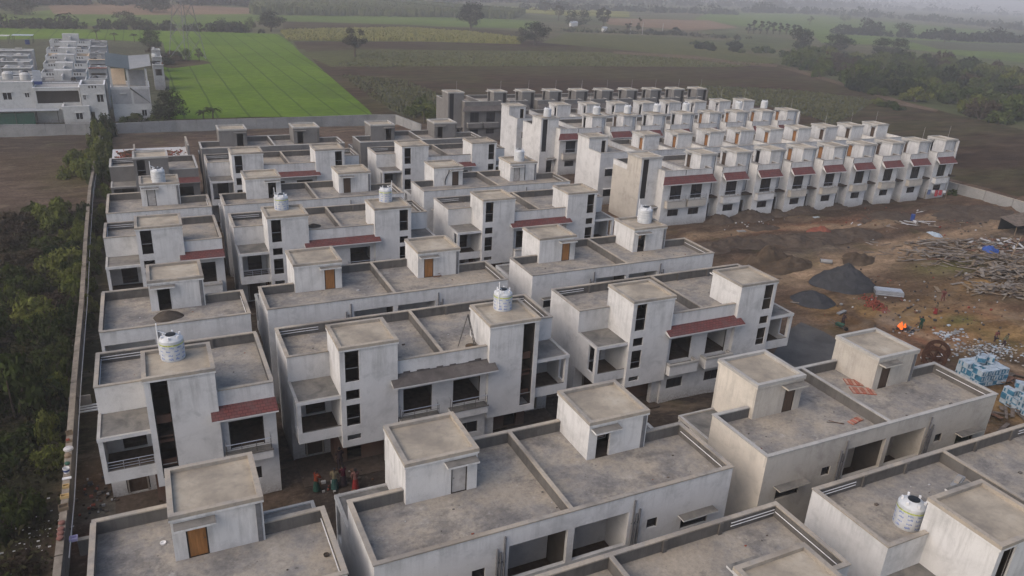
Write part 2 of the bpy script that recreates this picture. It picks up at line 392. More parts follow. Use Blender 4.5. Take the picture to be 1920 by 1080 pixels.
        lg=part('window_ledge',(mx,ledge,paint),led if ledge=='box' else led2,root)
        if ledge!='box':
            def rl2(b):
                b.mx=mx; railing(b,6.55,9.15,-.33,3.58,.8,'iron'); b.tube((6.55,-.33,4.38),(9.15,-.33,4.38),.03,.03,'steel',5)
                for xx in (6.55,9.15): b.tube((xx,-.33,4.38),(xx,PC,4.38),.02,.02,'steel',5); b.tube((xx,-.0,3.58),(xx,0,4.38),.018,.018,'iron',5)
            part('railing',(mx,'l'),rl2,lg)
        for x0_,x1,z0,z1 in ((4.5,5.15,5.35,5.95),(1.2,2.95,4.65,5.5)):
            def bw(b):
                b.mx=mx; b.box(x0_,x1,D_-.12,D_-.10,z0,z1,'glass')
                b.box(x0_,x0_+.06,D_-.1,D_-.05,z0,z1,'frame'); b.box(x1-.06,x1,D_-.1,D_-.05,z0,z1,'frame'); b.box(x0_+.06,x1-.06,D_-.1,D_-.05,z1-.06,z1,'frame')
            part('rear_window',(mx,x0_),bw,root)
        def bch(b):
            b.mx=mx; b.box(.95,3.2,D_,D_+.5,5.58,5.66,paint,zp='porchroof')
        part('window_canopy',(mx,paint),bch,root)
        def dp(b):
            b.mx=mx
            for x,z in ((5.72,6.85),(5.88,6.6),(6.08,7.45)): b.tube((x,D_+.07,0),(x,D_+.07,z),.05,.05,'gpipe',6)
            for z in (2,4,6): b.box(5.68,6.14,D_,D_+.09,z,z+.05,'gpipe')
            pass
        part('drain_pipe',(mx,),dp,root)
        def porch(b):
            b.mx=mx; b.box(.1,B_+T_-.2,-.2,1.6,-.4,.06,'insidefloor'); b.box(.1,B_-.2,1.6,PB,-.4,.06,'insidefloor')
            b.box(.85,.95,PB-.03,PB+.05,.15,2.3,'coping'); b.box(1.95,2.05,PB-.03,PB+.05,.15,2.3,'coping'); b.box(.95,1.95,PB+.1,PB+.14,.15,2.3,'darkdoor')
        part('porch',(mx,),porch,root)
    def aw(b):
        x0_,x1=5.95,(HW+.05 if single_ else W_-5.95)
        yt,zt_,yb_,zb=PC,6.78,-.62,6.34
        top=[(x0_,yt,zt_),(x0_-.02,yb_,zb),(x1+.02,yb_,zb),(x1,yt,zt_)]; bot=[(x0_,yt,zt_-.35),(x0_-.02,yb_,zb-.1),(x1+.02,yb_,zb-.1),(x1,yt,zt_-.35)]
        b.face(top,awn)
        for i in range(4):
            j=(i+1)%4; b.face([top[i],bot[i],bot[j],top[j]],paint)
        b.face(bot[::-1],paint)
        if awn!='redtile':
            n=16
            for i in range(n):
                xa=x0_+(x1-x0_)*i/n; xb=x0_+(x1-x0_)*(i+1)/n; h=R.uniform(.02,.22)
                b.box(xa,xb,PC-.03,PC-.001,zt_-.1,zt_+h,awn)
    part('awning',(single_,awn,paint),aw,root)
    return root
# ------------------------------------------------------------------ row houses
U_,DR,HDR=6.37,6.9,3.4
def row_unit(name,x0,y0,back,kind,label,group,paint='white',awn='redtile',boxm='beige',door='door',last=False,rod=0,cop='greycoping',rail=True,endside=None):
    """y0: plane of the stair fronts; back: the unit shows its rear (mirrored front to back)"""
    root=empty(name,(x0,y0,0),0,label,'row house',group)
    my=DR if back else None; endside=endside or paint
    yf=-1.5
    if kind=='end': bx0,bx1,wx0,wx1=2.9,U_,4.15,6.05
    elif kind=='second': bx0,bx1,wx0,wx1=0,4.6,1.3,3.2
    else: bx0,bx1,wx0,wx1=0,4.1,1.1,3.0
    hx0,hx1=(0,3.3) if kind=='end' else (3.5,U_)
    K=(back,kind,paint,last,endside)
    sx0,sx1=(.3,1.2) if kind=='end' else (5.5,6.2)
    rec=[(sx0,sx1,3.75,9.2)] if kind=='end' else [(sx0,sx1,3.68,5.3),(sx0,sx1,6.0,7.1),(4.5,6.2,.1,2.3)]
    dside=paint if paint=='grey' else 'whiteb'
    def walls(b):
        b.my=my
        L=endside if kind=='end' else paint
        b.box(0,.15,0 if kind!='second' else yf,DR,-.5,7.1,paint,xp='inside',xm=L) if kind=='end' else b.box(0,.15,yf,DR,-.5,7.1,paint,xp='inside')
        b.wall('y',DR-.2,DR,.15,U_,-.5,7.1,[(1,2.6,4.3,5.4),(1,2.6,1.2,2.3),(4.4,5.2,4.6,5.3),(4.4,5.4,.1,2.2)],dside,ym='inside')
        b.wall('y',yf,yf+.18,max(bx0,.15),bx1,-.5,7.1,[(wx0,wx1,3.75,5.7),(wx0,wx1-.1,1.35,2.3)],paint,yp='inside')
        if kind!='end':
            b.box(bx1-.18,bx1,yf+.18,0,-.5,7.1,paint,xm='inside')
            b.wall('y',0,.18,bx1,U_,-.5,7.1,rec,paint,yp='inside')
        else:
            b.box(bx0,bx0+.18,yf+.18,0,-.5,7.1,paint,xp='inside')
            b.wall('y',0,.18,.15,3.3,-.5,HH-.25,[(sx0,sx1,3.75,9.2),(1.4,2.5,.1,2.2)],paint,yp='inside')
        b.box(.15,U_-.02,yf+.18 if kind!='end' else .18,DR-.2,3.4,3.55,'insidefloor') if kind!='end' else (b.box(.15,U_,.18,DR-.2,3.4,3.55,'insidefloor'),b.box(bx0+.18,U_,yf+.18,.18,3.4,3.55,'insidefloor'))
        a=hx0
        b.box(.15,U_,HDR,DR-.2,6.9,7.09,'inside')
        if kind=='end': b.box(3.3,U_,yf+.18,HDR,6.9,7.09,'inside')
        else: b.box(.15,3.5,yf+.18,HDR,6.9,7.09,'inside'); b.box(3.5,bx1-.18,yf+.18,0,6.9,7.09,'inside')
        b.box(.15,U_,3.6,3.7,-.1,6.9,'inside'); b.box(U_-.05,U_,.18,3.6,-.1,6.9,'inside')
        b.box(.15,U_,.18,DR-.2,-.1,.08,'insidefloor')
        if last: b.box(U_,U_+.2,-.3,DR,-.5,7.1,paint); b.box(U_,U_+.2,-.3,.1,7.1,HH-.25,paint)
    part('wall',K,walls,root)
    def par(b):
        b.my=my; z0,z1=7.1,HP-.07
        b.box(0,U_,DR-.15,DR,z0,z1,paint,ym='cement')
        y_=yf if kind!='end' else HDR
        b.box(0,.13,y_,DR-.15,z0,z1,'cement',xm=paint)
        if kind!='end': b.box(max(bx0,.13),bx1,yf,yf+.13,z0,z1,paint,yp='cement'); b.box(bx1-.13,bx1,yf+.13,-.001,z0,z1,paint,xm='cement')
        if last: b.box(U_,U_+.2,.1,DR,z0,z1,paint)
    pa=part('parapet',K,par,root)
    if kind=='end':
        def par2(b): b.my=my; b.box(bx0,bx1,yf,yf+.13,7.1,HP-.07,paint,yp='cement'); b.box(bx0,bx0+.13,yf+.13,-.001,7.1,HP-.07,paint)
        part('parapet',K+('f',),par2,root)
    def cope(b):
        b.my=my; z0,z1=HP-.07,HP; y_=yf if kind!='end' else HDR+.06
        b.box(0,U_,DR-.19,DR+.04,z0,z1,cop); b.box(-.03,.17,y_-.03 if kind!='end' else y_,DR-.19,z0,z1,cop)
        b.box(bx0+(.17 if kind!='end' else -.03),bx1+.03,yf-.04,yf+.17,z0,z1,cop)
        if kind!='end': b.box(bx1-.17,bx1+.03,yf+.17,-.07,z0,z1,cop)
        else: b.box(bx0-.03,bx0+.17,yf+.17,-.07,z0,z1,cop)
    part('coping',K+(cop,),cope,pa)
    def fl(b):
        b.my=my
        b.box(.13,U_,HDR,DR-.15,7.09,7.115,'floor')
        if kind=='end': b.box(3.3,U_,yf+.13,HDR,7.09,7.115,'floor')
        else: b.box(.13,3.5,yf+.13,HDR,7.09,7.115,'floor'); b.box(3.5,bx1-.13,yf+.13,0,7.09,7.115,'floor')
    part('terrace_floor',(back,kind),fl,root)
    def head(b):
        b.my=my; zt=HH-.25
        if kind=='end':
            L=endside
            b.box(0,.15,.0,HDR,7.1,zt,paint,xm=L,xp='inside'); b.box(hx1-.15,hx1,.18,HDR-.15,7.1,zt,paint,xm='inside')
            b.wall('y',HDR-.15,HDR,.15,hx1,7.1,zt,[(2.2,2.95,7.1,8.9)],paint,ym='inside')
        else:
            b.wall('y',0,.18,hx0,hx1,7.1,zt,[(sx0,sx1,7.1,9.15)],paint,yp='inside')
            b.wall('x',hx0,hx0+.15,.18,HDR-.15,7.1,zt,[(2.2,3.0,7.1,8.85)],dside,xp='inside'); b.box(hx1-.15,hx1,.18,HDR-.15,7.1,zt,paint,xm='inside')
            b.box(hx0,hx1,HDR-.15,HDR,7.1,zt,paint,ym='inside')
    hd=part('stair_headroom',K,head,root)
    def rf(b):
        b.my=my; zt=HH-.25
        b.box(hx0-.12,hx1+.02 if kind!='end' else hx1+.1,-.12,HDR+.1,zt,zt+.12,cop,zp='roof')
        xa,xb=hx0-.12,(hx1+.02 if kind!='end' else hx1+.1)
        for q in ((xa,xb,-.12,.06),(xa,xb,HDR-.08,HDR+.1),(xa,xa+.18,.06,HDR-.08),(xb-.18,xb,.06,HDR-.08)): b.box(*q,zt+.12,HH,cop)
        if kind!='end': b.box(hx0-.62,hx0-.12,2.0,3.2,zt-.12,zt-.02,cop)
    part('headroom_roof',K+(cop,),rf,hd)
    if kind!='end' and door:
        def dr(b):
            b.my=my; b.box(hx0+.05,hx0+.1,2.24,2.96,7.14,8.83,door); b.box(hx0+.02,hx0+.11,2.2,2.25,7.1,8.85,'frame'); b.box(hx0+.02,hx0+.11,2.955,3.0,7.1,8.85,'frame')
        part('door',(back,door),dr,hd)
    if rod:
        def rd(b):
            b.my=my; xx=(hx0+hx1)/2+.5
            b.tube((xx,1.2,HH-.2),(xx+.03,1.2,HH+2.0),.018,.014,'rodw',5)
        part('rod',(back,kind),rd,hd)
        if rod==2:
            def rd(b): b.my=my; b.tube((hx0-.45,2.6,7.2),(hx0-.45,2.6,HH+1.2),.022,.02,'rodw',5)
            part('rod',(back,kind,2),rd,hd)
    for a,c,z0,z1 in (((wx0,wx1,3.75,5.7),(wx0,wx1-.1,1.35,2.3)) if not back else ()):
        def wn(b):
            for xx in (a,(a+c)/2-.03,c-.06): b.box(xx,xx+.06,yf+.06,yf+.12,z0,z1,'frame')
            b.box(a+.06,c-.06,yf+.06,yf+.12,z1-.06,z1,'frame'); b.box(a,c,yf+.09,yf+.1,z0,z1,'glass')
        part('window',(kind,z0),wn,root)
    for a,c in ((((3.75,9.2),) if kind=='end' else ((3.68,5.3),(6.0,9.15))) if not back else ()):
        def sw(b):
            slit_frame(b,sx0,sx1,a,c,.07)
            b.box(sx0,sx1,.1,.11,a,c,'glass' if kind=='end' else ('glass' if paint=='grey' else 'zinc'))
        part('stair_window',(kind,paint,a),sw,root)
    for a,c,z0,z1 in (((1,2.6,4.3,5.4),(1,2.6,1.2,2.3),(4.4,5.2,4.6,5.3)) if back else ()):
        def bwn(b):
            b.my=my; b.box(a,c,DR-.12,DR-.1,z0,z1,'glass'); b.box(a,a+.05,DR-.1,DR-.05,z0,z1,'frame'); b.box(c-.05,c,DR-.1,DR-.05,z0,z1,'frame')
            if c-a>1: b.box(.9,2.8,DR-.1,DR+.4,z1+.1,z1+.18,paint); b.box(a+.02,a+.04,DR-.1,DR-.06,z1,z1+.1,'frame')
        part('rear_window',(back,paint,a,z0),bwn,root)
    if not back:
        def bb(b):
            z0,z1=2.68,3.72; x0_,x1=wx0-.7,wx1+.55; bm=boxm if paint!='grey' else 'grey'
            b.box(x0_,x1,yf-.62,yf,z0,z0+.1,bm); b.box(x0_,x1,yf-.62,yf-.5,z0+.1,z1-.12,bm); b.box(x0_,x0_+.12,yf-.5,yf,z0+.1,z1-.12,bm); b.box(x1-.12,x1,yf-.5,yf,z0+.1,z1-.12,bm)
            b.box(x0_+.12,x1-.12,yf-.5,yf,3.2,3.3,'porchroof'); b.box(x0_-.04,x1+.04,yf-.66,yf-.46,z1-.12,z1,'greycoping')
            b.box(x0_-.04,x0_+.16,yf-.46,yf,z1-.12,z1,'greycoping'); b.box(x1-.16,x1+.04,yf-.46,yf,z1-.12,z1,'greycoping')
        bo=part('window_balcony',(kind,boxm,paint),bb,root)
        if rail:
            def rl(b): railing(b,wx0-.65,wx1+.5,yf-.56,3.7,.75,'iron'); b.tube((wx0-.65,yf-.56,4.45),(wx1+.5,yf-.56,4.45),.028,.028,'steel',5)
            part('railing',(kind,),rl,bo)
    if awn:
        def aw(b):
            b.my=my
            x0_=bx0-.7 if kind=='end' else bx0+(.2 if kind=='unit' else 0); x1=bx1+(.35 if kind!='end' else 0)
            xs=bx0 if kind=='end' else x0_
            top=[(xs,yf,7.02),(x0_,yf-.85,6.12),(x1,yf-.85,6.12),(x1-(.25 if kind!='end' else 0),yf,7.02)]; bot=[(p[0],p[1],p[2]-(.12 if i in(1,2) else .5)) for i,p in enumerate(top)]
            b.face(top,awn)
            for i in range(4): b.face([top[i],bot[i],bot[(i+1)%4],top[(i+1)%4]],paint if paint!='grey' else 'grey')
            b.face(bot[::-1],paint)
        part('awning',(kind,awn,back,paint),aw,root)
    if kind=='end' and not back:
        def cn(b): b.box(1.2,3.4,-.9,0,2.55,2.68,paint,zp='porchroof')
        part('door_canopy',(paint,),cn,root)
    return root
# ------------------------------------------------------------------ the estate: three columns of houses, seven rows deep
XL,XM,XR=-4.7,6.13,27.8
S='single_house'; T='semi_detached_house'
semi(S,-4.36,24.59,'b','nearest single white house, seen from behind, bottom left corner with a varnished terrace door',True,doors=('door',),rails=False)
semi(S,-4.66,41.4,'f','single white house with red awning and a printed water tank on its stair roof',True,slit=('full',),ledge='rail',rails=True)
semi(S,-4.6,52.2,'b','single white house with a dark sand heap on its terrace by the boundary wall',True,doors=(None,))
semi(S,-4.8,69.5,'f','single white house facing the camera just behind the terrace with the sand heap',True,slit=('bands',))
semi(S,-4.75,80.25,'b','single white house with a ribbed white tank, in front of the bare grey house',True,doors=('greydoor',))
semi(S,-4.8,96.85,'f','bare grey single house in brick and cement beside the boundary wall',True,paint='grey',side='grey',doors=(None,),awn='redtile',cop='greycoping')
semi(T,6.38,13.87,'f','nearest middle twin house cut by the lower edge of the picture, roof and terrace only')
semi(T,6.35,24.6,'b','near middle white twin house with one grey and one open terrace door',doors=('greydoor',None))
semi(T,6.2,41.5,'f','white twin house with an unpainted grey awning and a step ladder on its terrace',awn='greyawn',slit=('bands','full'),ledge='rail')
semi(T,6.2,52.45,'b','white twin house with two brown terrace doors, behind the grey awning house')
semi(T,6.13,69.55,'f','white twin house carrying two printed water tanks on its stair roofs',ledge='rail',rails=True)
semi(T,6.05,80.22,'b','white twin house with two dark open terrace doors, behind the two printed tanks',doors=(None,'darkdoor'))
semi(T,6.0,96.83,'f','white twin house with red awning in front of the dark grey twin house, far left',slit=('two','two'))
semi(T,5.98,107.95,'b','bare grey twin house nearest the long rear boundary wall',paint='grey',side='grey',doors=(None,None),cop='greycoping')
semi(T,28.14,14.0,'f','nearest right twin house with a white tank standing on its open terrace',paint='white',side='white',slit=('full','bands'))
semi(T,27.9,24.62,'b','cream twin house with stained parapets and loose roof tiles on its terrace',paint='beige',side='cream',doors=('darkdoor','darkdoor'),cop='greycoping')
semi(T,27.88,41.76,'f','white twin house with red awning beside the dark road and gravel heaps')
semi(T,27.75,52.55,'b','white twin house with a brown terrace door and a ribbed tank, middle right',doors=('door',None))
semi(T,27.79,69.72,'f','white twin house with red awning to the left of the beige end house',paint='white')
semi(T,27.64,80.28,'b','white twin house with a black hose on its stair wall, ribbed tank right',doors=('darkdoor','greydoor'))
semi(T,27.58,96.85,'f','white twin house with red awning in front of the rough grey twin house, far middle',slit=('two','two'))
semi(T,27.43,107.85,'b','bare grey twin house next to the grey terrace end with windows',paint='grey',side='grey',doors=(None,None),cop='greycoping')
# unfinished slab behind the bare grey single house
b=MB()
b.box(0,9.4,0,7.4,6.4,6.6,'grey',zp='bag'); b.box(0,.2,.2,7.2,-.4,6.4,'grey'); b.box(9.2,9.4,.2,7.2,-.4,6.4,'grey'); b.wall('y',0,.2,.2,9.2,-.4,6.4,[(1,2.5,1,2.4),(1,2.5,4,5.4),(6,7.5,4,5.4),(6,7.5,.1,2.2)],'grey'); b.box(.2,9.2,7.2,7.4,-.4,6.4,'grey')
r=empty('unfinished_house',(-4.8,108.2,0),0,'unfinished grey single house whose roof slab is covered with broken brick','house','semi-detached houses in rows')
o=bpy.data.objects.new('wall',b.mesh('wall')); col.objects.link(o); o.parent=r
for q4 in ((2.6,6.4,3.2,3.4,6.6,7.2),(9.15,9.4,1,7.2,6.6,8.1),(2.6,2.8,3.4,7,6.6,7.3)):
    b=MB(); b.box(*q4,'grey',zp='coping'); o=bpy.data.objects.new('parapet',b.mesh('parapet')); col.objects.link(o); o.parent=r
# ------------------------------------------------------------------ five terraces of row houses
ORD=['first','second','third','fourth','fifth','sixth','seventh','eighth','ninth','tenth']
def terrace(x0,y0,back,n,what,paint,group,**kw):
    for i in range(n):
        kind='end' if i==0 else ('second' if i==1 and not back else 'unit')
        k=dict(paint=paint[i] if isinstance(paint,list) else paint)
        for a,v in kw.items(): k[a]=v[i] if isinstance(v,(list,tuple)) else v
        row_unit('row_house',x0+U_*i,y0,back,kind,f'{ORD[i]} from the left of the {what}',group,last=(i==n-1),**k)
cold=['beige','beige','white','white','beige','beige','beige','beige','beige','white']
terrace(59.4,83.2,False,10,'front terrace of white row houses with red awnings',['white']*6+['whiteb','white','whiteb','whiteb'],'front terrace of row houses',boxm=cold,door=[None,'darkdoor','darkdoor',None,'door','door','door','darkdoor','darkdoor',None],endside='beige',rail=[True]*6+[False]*4,rod=[0,0,0,0,0,0,0,0,1,1])
terrace(59.4,93.6,True,10,'second terrace, white row houses with brown stair doors',['white','whiteb','white','white','whiteb','white','white','whiteb','white','white'],'second terrace of row houses',awn='redtile',door=['door']*7+['darkdoor']*3,rod=[1,2,2,2,2,1,1,1,1,1])
terrace(59.7,113.4,False,9,'third terrace, white row houses with ribbed tanks','white','third terrace of row houses',rod=[1,1,0,0,0,1,1,1,1],door=[None,None,'darkdoor',None,None,'door','door','door','door'])
terrace(59.5,122.3,True,9,'fourth terrace, row houses with weathered grey stair rooms','whiteb','fourth terrace of row houses',awn=None,rod=1,door=None)
terrace(54.2,143.0,False,10,'farthest terrace of bare grey unpainted row houses','grey','grey terrace of row houses',awn='greyawn',rod=1,door=None,rail=False)
# ------------------------------------------------------------------ water tanks
PR=bpy.data.materials.new('tank_wrap')
def wrapmat():
    M,n,l,b=nt('tank_wrap',.35)
    tc=n.new('ShaderNodeTexCoord')
    A=ramp(n,l,noi(n,l,tc.outputs['Object'],2.5,5),[(.3,(.34,.35,.36)),(.55,(.44,.45,.455)),(.75,(.50,.50,.50))]); l.new(A,b.inputs['Base Color']); return M
MAT['wrap']=wrapmat(); MAT['print']=flat('blue_print',(.10,.17,.42),.4,.5,9); MAT['band']=flat('yellow_green_band',(.40,.45,.12),.4,.7,7)
TANKM={}
def tank_parts(kind):
    if kind in TANKM: return TANKM[kind]
    rr,hh=.66,1.22
    b=MB()
    if kind=='print': prof=[(0,0),(rr*.98,0),(rr,.05),(rr,hh-.18),(rr*.98,hh),(rr*.74,hh+.13),(.3,hh+.24),(.27,hh+.24),(0,hh+.2)]
    else:
        prof=[(0,0),(rr,0)]
        for i in range(5): z=.02+i*.235; prof+=[(rr,z+.03),(rr,z+.17),(rr*.95,z+.20),(rr*.95,z+.23)]
        prof+=[(rr,hh),(rr*.75,hh+.14),(.3,hh+.22),(0,hh+.2)]
    b.lathe(prof,'wrap',26)
    for k in range(6):
        a=k*math.pi/3; b.box(math.cos(a)*.5-.05,math.cos(a)*.5+.05,math.sin(a)*.5-.05,math.sin(a)*.5+.05,hh+.1,hh+.27,'whitep')
    body=b.mesh('tank_body',True)
    for p in body.polygons: p.use_smooth=len(p.vertices)==4 and abs(p.normal.z)<.5
    b=MB(); b.lathe([(.28,hh+.235),(.28,hh+.27),(.0,hh+.29)],'black',18); lid=b.mesh('lid')
    pr=None
    if kind=='print':
        b=MB(); q=random.Random(3)
        n=56; b.lathe([(rr+.002,.06),(rr+.002,hh-.14)],'wrap',40)
        for i in range(n):
            a,c=i*2*math.pi/n,(i+1)*2*math.pi/n
            z=hh-.24
            b.face([((rr+.004)*math.cos(a),(rr+.004)*math.sin(a),z),((rr+.004)*math.cos(c),(rr+.004)*math.sin(c),z),((rr+.004)*math.cos(c),(rr+.004)*math.sin(c),z+.085),((rr+.004)*math.cos(a),(rr+.004)*math.sin(a),z+.085)],'band')
        for row,z in enumerate((.14,.38,.62,.84)):
            a=q.uniform(0,.2)
            while a<2*math.pi-.45:
                for k in range(5):     # word of short unreadable strokes
                    s=a+k*.075; w=.05; h0=q.uniform(-.02,.02); h1=q.uniform(.05,.12)*(1.3 if row==0 else 1)
                    for t in range(2):
                        s0=s+t*w/2
                        b.face([((rr+.004)*math.cos(x),(rr+.004)*math.sin(x),z+y) for x,y in ((s0,h0),(s0+w/2,h0),(s0+w/2,h0+h1*(1-.3*t)),(s0,h0+h1*(1-.3*t)))],'print')
                a+=q.uniform(.55,.75)
        pr=b.mesh('printed_wrap')
    b=MB(); b.tube((-.62,.25,hh*.2),(-.62,.25,hh+1.0),.035,.035,'pvc',6); b.tube((-.62,.25,hh+.55),(-.2,.1,hh+.3),.03,.03,'pvc',6); pipe=b.mesh('inlet_pipe')
    TANKM[kind]=(body,lid,pr,pipe); return TANKM[kind]
def tank(px,py,z,kind,label,rz=0,s=1,pipe=True):
    p=G(px,py,z); r=empty('water_tank',p,rz,label,'water tank','water tanks on the roofs',s)
    for nm,me in zip(('tank_body','lid','printed_wrap','inlet_pipe'),tank_parts(kind)):
        if me is None or (nm=='inlet_pipe' and not pipe): continue
        o=bpy.data.objects.new(nm,me); col.objects.link(o); o.parent=r
ZR=HH-.19
tank(325,670,ZR,'print','printed white tank with a tilted cover on the single house by the wall',.3,1.02)
tank(942,578,ZR,'print','printed white tank on the stair roof of the grey awning house',1.1)
tank(1700,982,7.12,'print','printed white tank standing on the near right terrace, black lid on top',2.2,1.0,False)
tank(528,392,ZR,'print','printed white tank on the left stair roof of the two tank house',.8)
tank(723,377,ZR,'print','printed white tank on the right stair roof of the two tank house',2.9)
tank(1208,416,ZR,'rib','ribbed white tank on the stair roof above the brown doored terrace',0,1.05)
tank(298,341,ZR,'rib','ribbed white tank in front of the bare grey single house',.4,1.0)
tank(973,301,ZR,'rib','ribbed white tank on the stair roof left of the terrace of row houses',.4,1.0)
for i,(px,py) in enumerate([(1026,218),(1118,214),(1176,212),(1231,209),(1285,207),(1384,204),(1432,202)]):
    tank(px,py,HH,'rib',f'ribbed white tank on a stair room of the third terrace, {ORD[i]} tank from the left',i,1.0,False)
# ------------------------------------------------------------------ small things on the roofs
def cone_heap(name,loc,r,h,mat,label,cat='heap',seed=1,n=40,rings=16,sx=1,sy=1,rough=.12,kind=None,rz=0):
    q=random.Random(seed); vs=[];fs=[]
    for k in range(rings+1):
        t=k/rings
        for i in range(n):
            a=i*2*math.pi/n
            rr=r*t*(1+.18*noise.noise(Vector((math.cos(a)*1.3+seed,math.sin(a)*1.3,seed*.7))))
            z=h*(1-t**1.25)*(1+.5*rough*noise.noise(Vector((rr*2/r*math.cos(a),rr*2/r*math.sin(a),seed))))-(.04 if k==rings else 0)
            if 0<k<rings:
                w=Vector((math.cos(a)*rr,math.sin(a)*rr,seed*3.3)); z+=rough*h*(.55*noise.noise(w*1.3)+.35*noise.noise(w*3.1)+.2*noise.noise(w*7))*min(1,(1-t)*5)
            vs.append((rr*math.cos(a)*sx,rr*math.sin(a)*sy,z))
    for k in range(rings):
        for i in range(n):
            j=(i+1)%n; fs.append((k*n+i,(k+1)*n+i,(k+1)*n+j,k*n+j))
    me=bpy.data.meshes.new(name); me.from_pydata(vs,[],fs); me.materials.append(MAT[mat]); me.polygons.foreach_set('use_smooth',[True]*len(fs)); me.update()
    return single(name,me,loc,label,cat,kind=kind,rz=rz)
MAT['sand']=blotch('dark_sand',[(.3,(.075,.062,.052)),(.7,(.13,.108,.088))],2,9,.3,fb=1)
MAT['gravel']=blotch('grey_gravel',[(.3,(.06,.062,.066)),(.7,(.115,.115,.12))],1.2,12,.5,(.03,.03,.032),fb=1)
MAT['soil']=blotch('excavated_soil',[(.3,(.095,.07,.05)),(.5,(.15,.108,.075)),(.7,(.20,.15,.105))],.8,4,.5,(.05,.04,.03),fb=1)
MAT['soilg']=blotch('grey_spoil',[(.3,(.10,.075,.058)),(.5,(.16,.122,.095)),(.7,(.22,.17,.13))],.8,4,.5,(.045,.04,.035),fb=1)
cone_heap('sand_heap',G(315,594,7.12),.98,.5,'sand','small heap of dark sand on a terrace beside the stair room door',seed=5,sx=1.05)
cone_heap('sand_heap',G(588,424,7.12),.7,.28,'sand','flat heap of sand in the corner of the two tank house terrace',seed=9)
cone_heap('cement_heap',G(884,650,7.12),.5,.22,'soil','spilled sand beside the step ladder on the terrace',seed=12)
p=G(876,647,7.12)
b=MB()
for s in (-1,1):
    b.tube((s*.3,-.55,0),(s*.12,0,2.3),.028,.028,'iron',6); b.tube((s*.3,.6,0),(s*.12,.02,2.3),.028,.028,'iron',6)
lad=empty('step_ladder',p,rad(62),'tall grey step ladder standing open on the terrace by the stair tower','ladder')
o=bpy.data.objects.new('ladder_frame',b.mesh('ladder_frame')); col.objects.link(o); o.parent=lad
b=MB()
for k in range(1,8):
    b=MB(); t=k/8; w=.3-.18*t; b.tube((-w,-.55*(1-t),2.3*t),(w,-.55*(1-t),2.3*t),.02,.02,'iron',5)
    o=bpy.data.objects.new('rung',b.mesh('rung')); col.objects.link(o); o.parent=lad
def tile_stack(px,py,z,nx,ny,rz,label):
    b=MB()
    for i in range(nx):
        for j in range(ny):
            q=R.uniform(-.02,.02)
            b.box(i*.22,i*.22+.18,j*.42+q,j*.42+.4+q,0,.07,'orange' if (i+j)%2 else 'tile2',zp='tile2' if i%2 else 'tile3')
    single('roof_tile_stack',b,G(px,py,z),label,'roof tiles',rz=rz)
MAT['tile2']=flat('terracotta',(.30,.115,.08),.8,.3,4); MAT['tile3']=flat('dusty_terracotta',(.34,.21,.16),.9,.3,4)
tile_stack(1600,738,7.12,7,2,rad(-28),'block of terracotta roof tiles laid on the cream house terrace')
tile_stack(1588,722,7.12,5,2,rad(-30),'smaller group of red roof tiles by the dark stair door')
tile_stack(1600,797,7.12,5,1,rad(10),'short row of red tiles beside the stained divider wall')
tile_stack(1488,762,7.12,2,1,rad(40),'two red tiles lying by the left stair room of the cream house')
b=MB(); b.tube((0,0,.03),(.9,-.5,.03),.025,.025,'iron',5); b.tube((.25,.1,.03),(.75,-.6,.06),.02,.02,'rebar',5); single('iron_bars',b,G(1550,792,7.12),'two thin dark bars lying on the cream house terrace','bars')
b=MB(); b.box(-.35,.35,-.4,.4,0,.05,'rebar'); b.tube((-.3,0,.05),(.5,.2,.35),.03,.03,'rebar',5); b.tube((.3,-.3,.05),(.6,.3,.3),.03,.03,'rebar',5); b.tube((-.3,.3,.02),(.2,-.4,.3),.02,.02,'rebar',5)
single('rusty_trolley',b,G(818,516,7.12),'rusty iron scrap lying before the right brown terrace door','scrap')
for px,py,z,lb in ((1040,424,ZR,'broken bricks lying on the stair roof with the parapet bricks'),(803,470,9.1,'broken bricks on the canopy over the right brown door')):
    b=MB(); q=random.Random(px)
    for k in range(9):
        x,y=q.uniform(-.9,.9),q.uniform(-.3,.3); b.box(x,x+.2,y,y+.1,0,.08,'rebar')
    single('broken_bricks',b,G(px,py,z),lb,'bricks')
b=MB(); pts=[(0,0,1.9),(-.05,.0,1.5),(-.35,0,1.0),(-.5,0,.5),(-.5,-.05,.1)]
for a,c in zip(pts,pts[1:]): b.tube(a,c,.05,.05,'black',6)
single('hose',b,(27.64+B_+1.9,80.28+D_-HD-.06,7.2),'black hose hanging down the white stair room wall','hose')
b=MB(); pts=[(0,0,2.0),(.05,0,1.2),(.03,0,.5),(.06,-.02,0)]
for a,c in zip(pts,pts[1:]): b.tube(a,c,.04,.04,'black',6)
single('hose',b,(27.64+W_-B_-T_+2.0,80.28+D_-HD-.06,7.2),'black hose on the stair room under the ribbed tank, far twin house','hose')
b=MB(); b.box(-.7,.7,-.18,.18,0,.12,'wallpale'); b.box(-.3,.4,-.1,.12,.12,.2,'coping'); single('cement_plank',b,G(1795,905,HP),'pale plank lying on the divider wall of the near right house','plank',rz=rad(20))
for px,py,lb,mt in ((306,1020,'small blue white bowl on the near left terrace','whitep'),(612,1042,'dark brick bit by the right edge of the near left terrace','sand'),(790,516,'white scrap of paper before the brown doors','bag')):
    b=MB(); b.lathe([(0,.0),(.10,0),(.13,.09),(.12,.09),(.09,.02),(0,.02)],mt,12); single('bowl' if mt!='sand' else 'brick_piece',b,G(px,py,7.12),lb,'bowl' if mt!='sand' else 'brick')
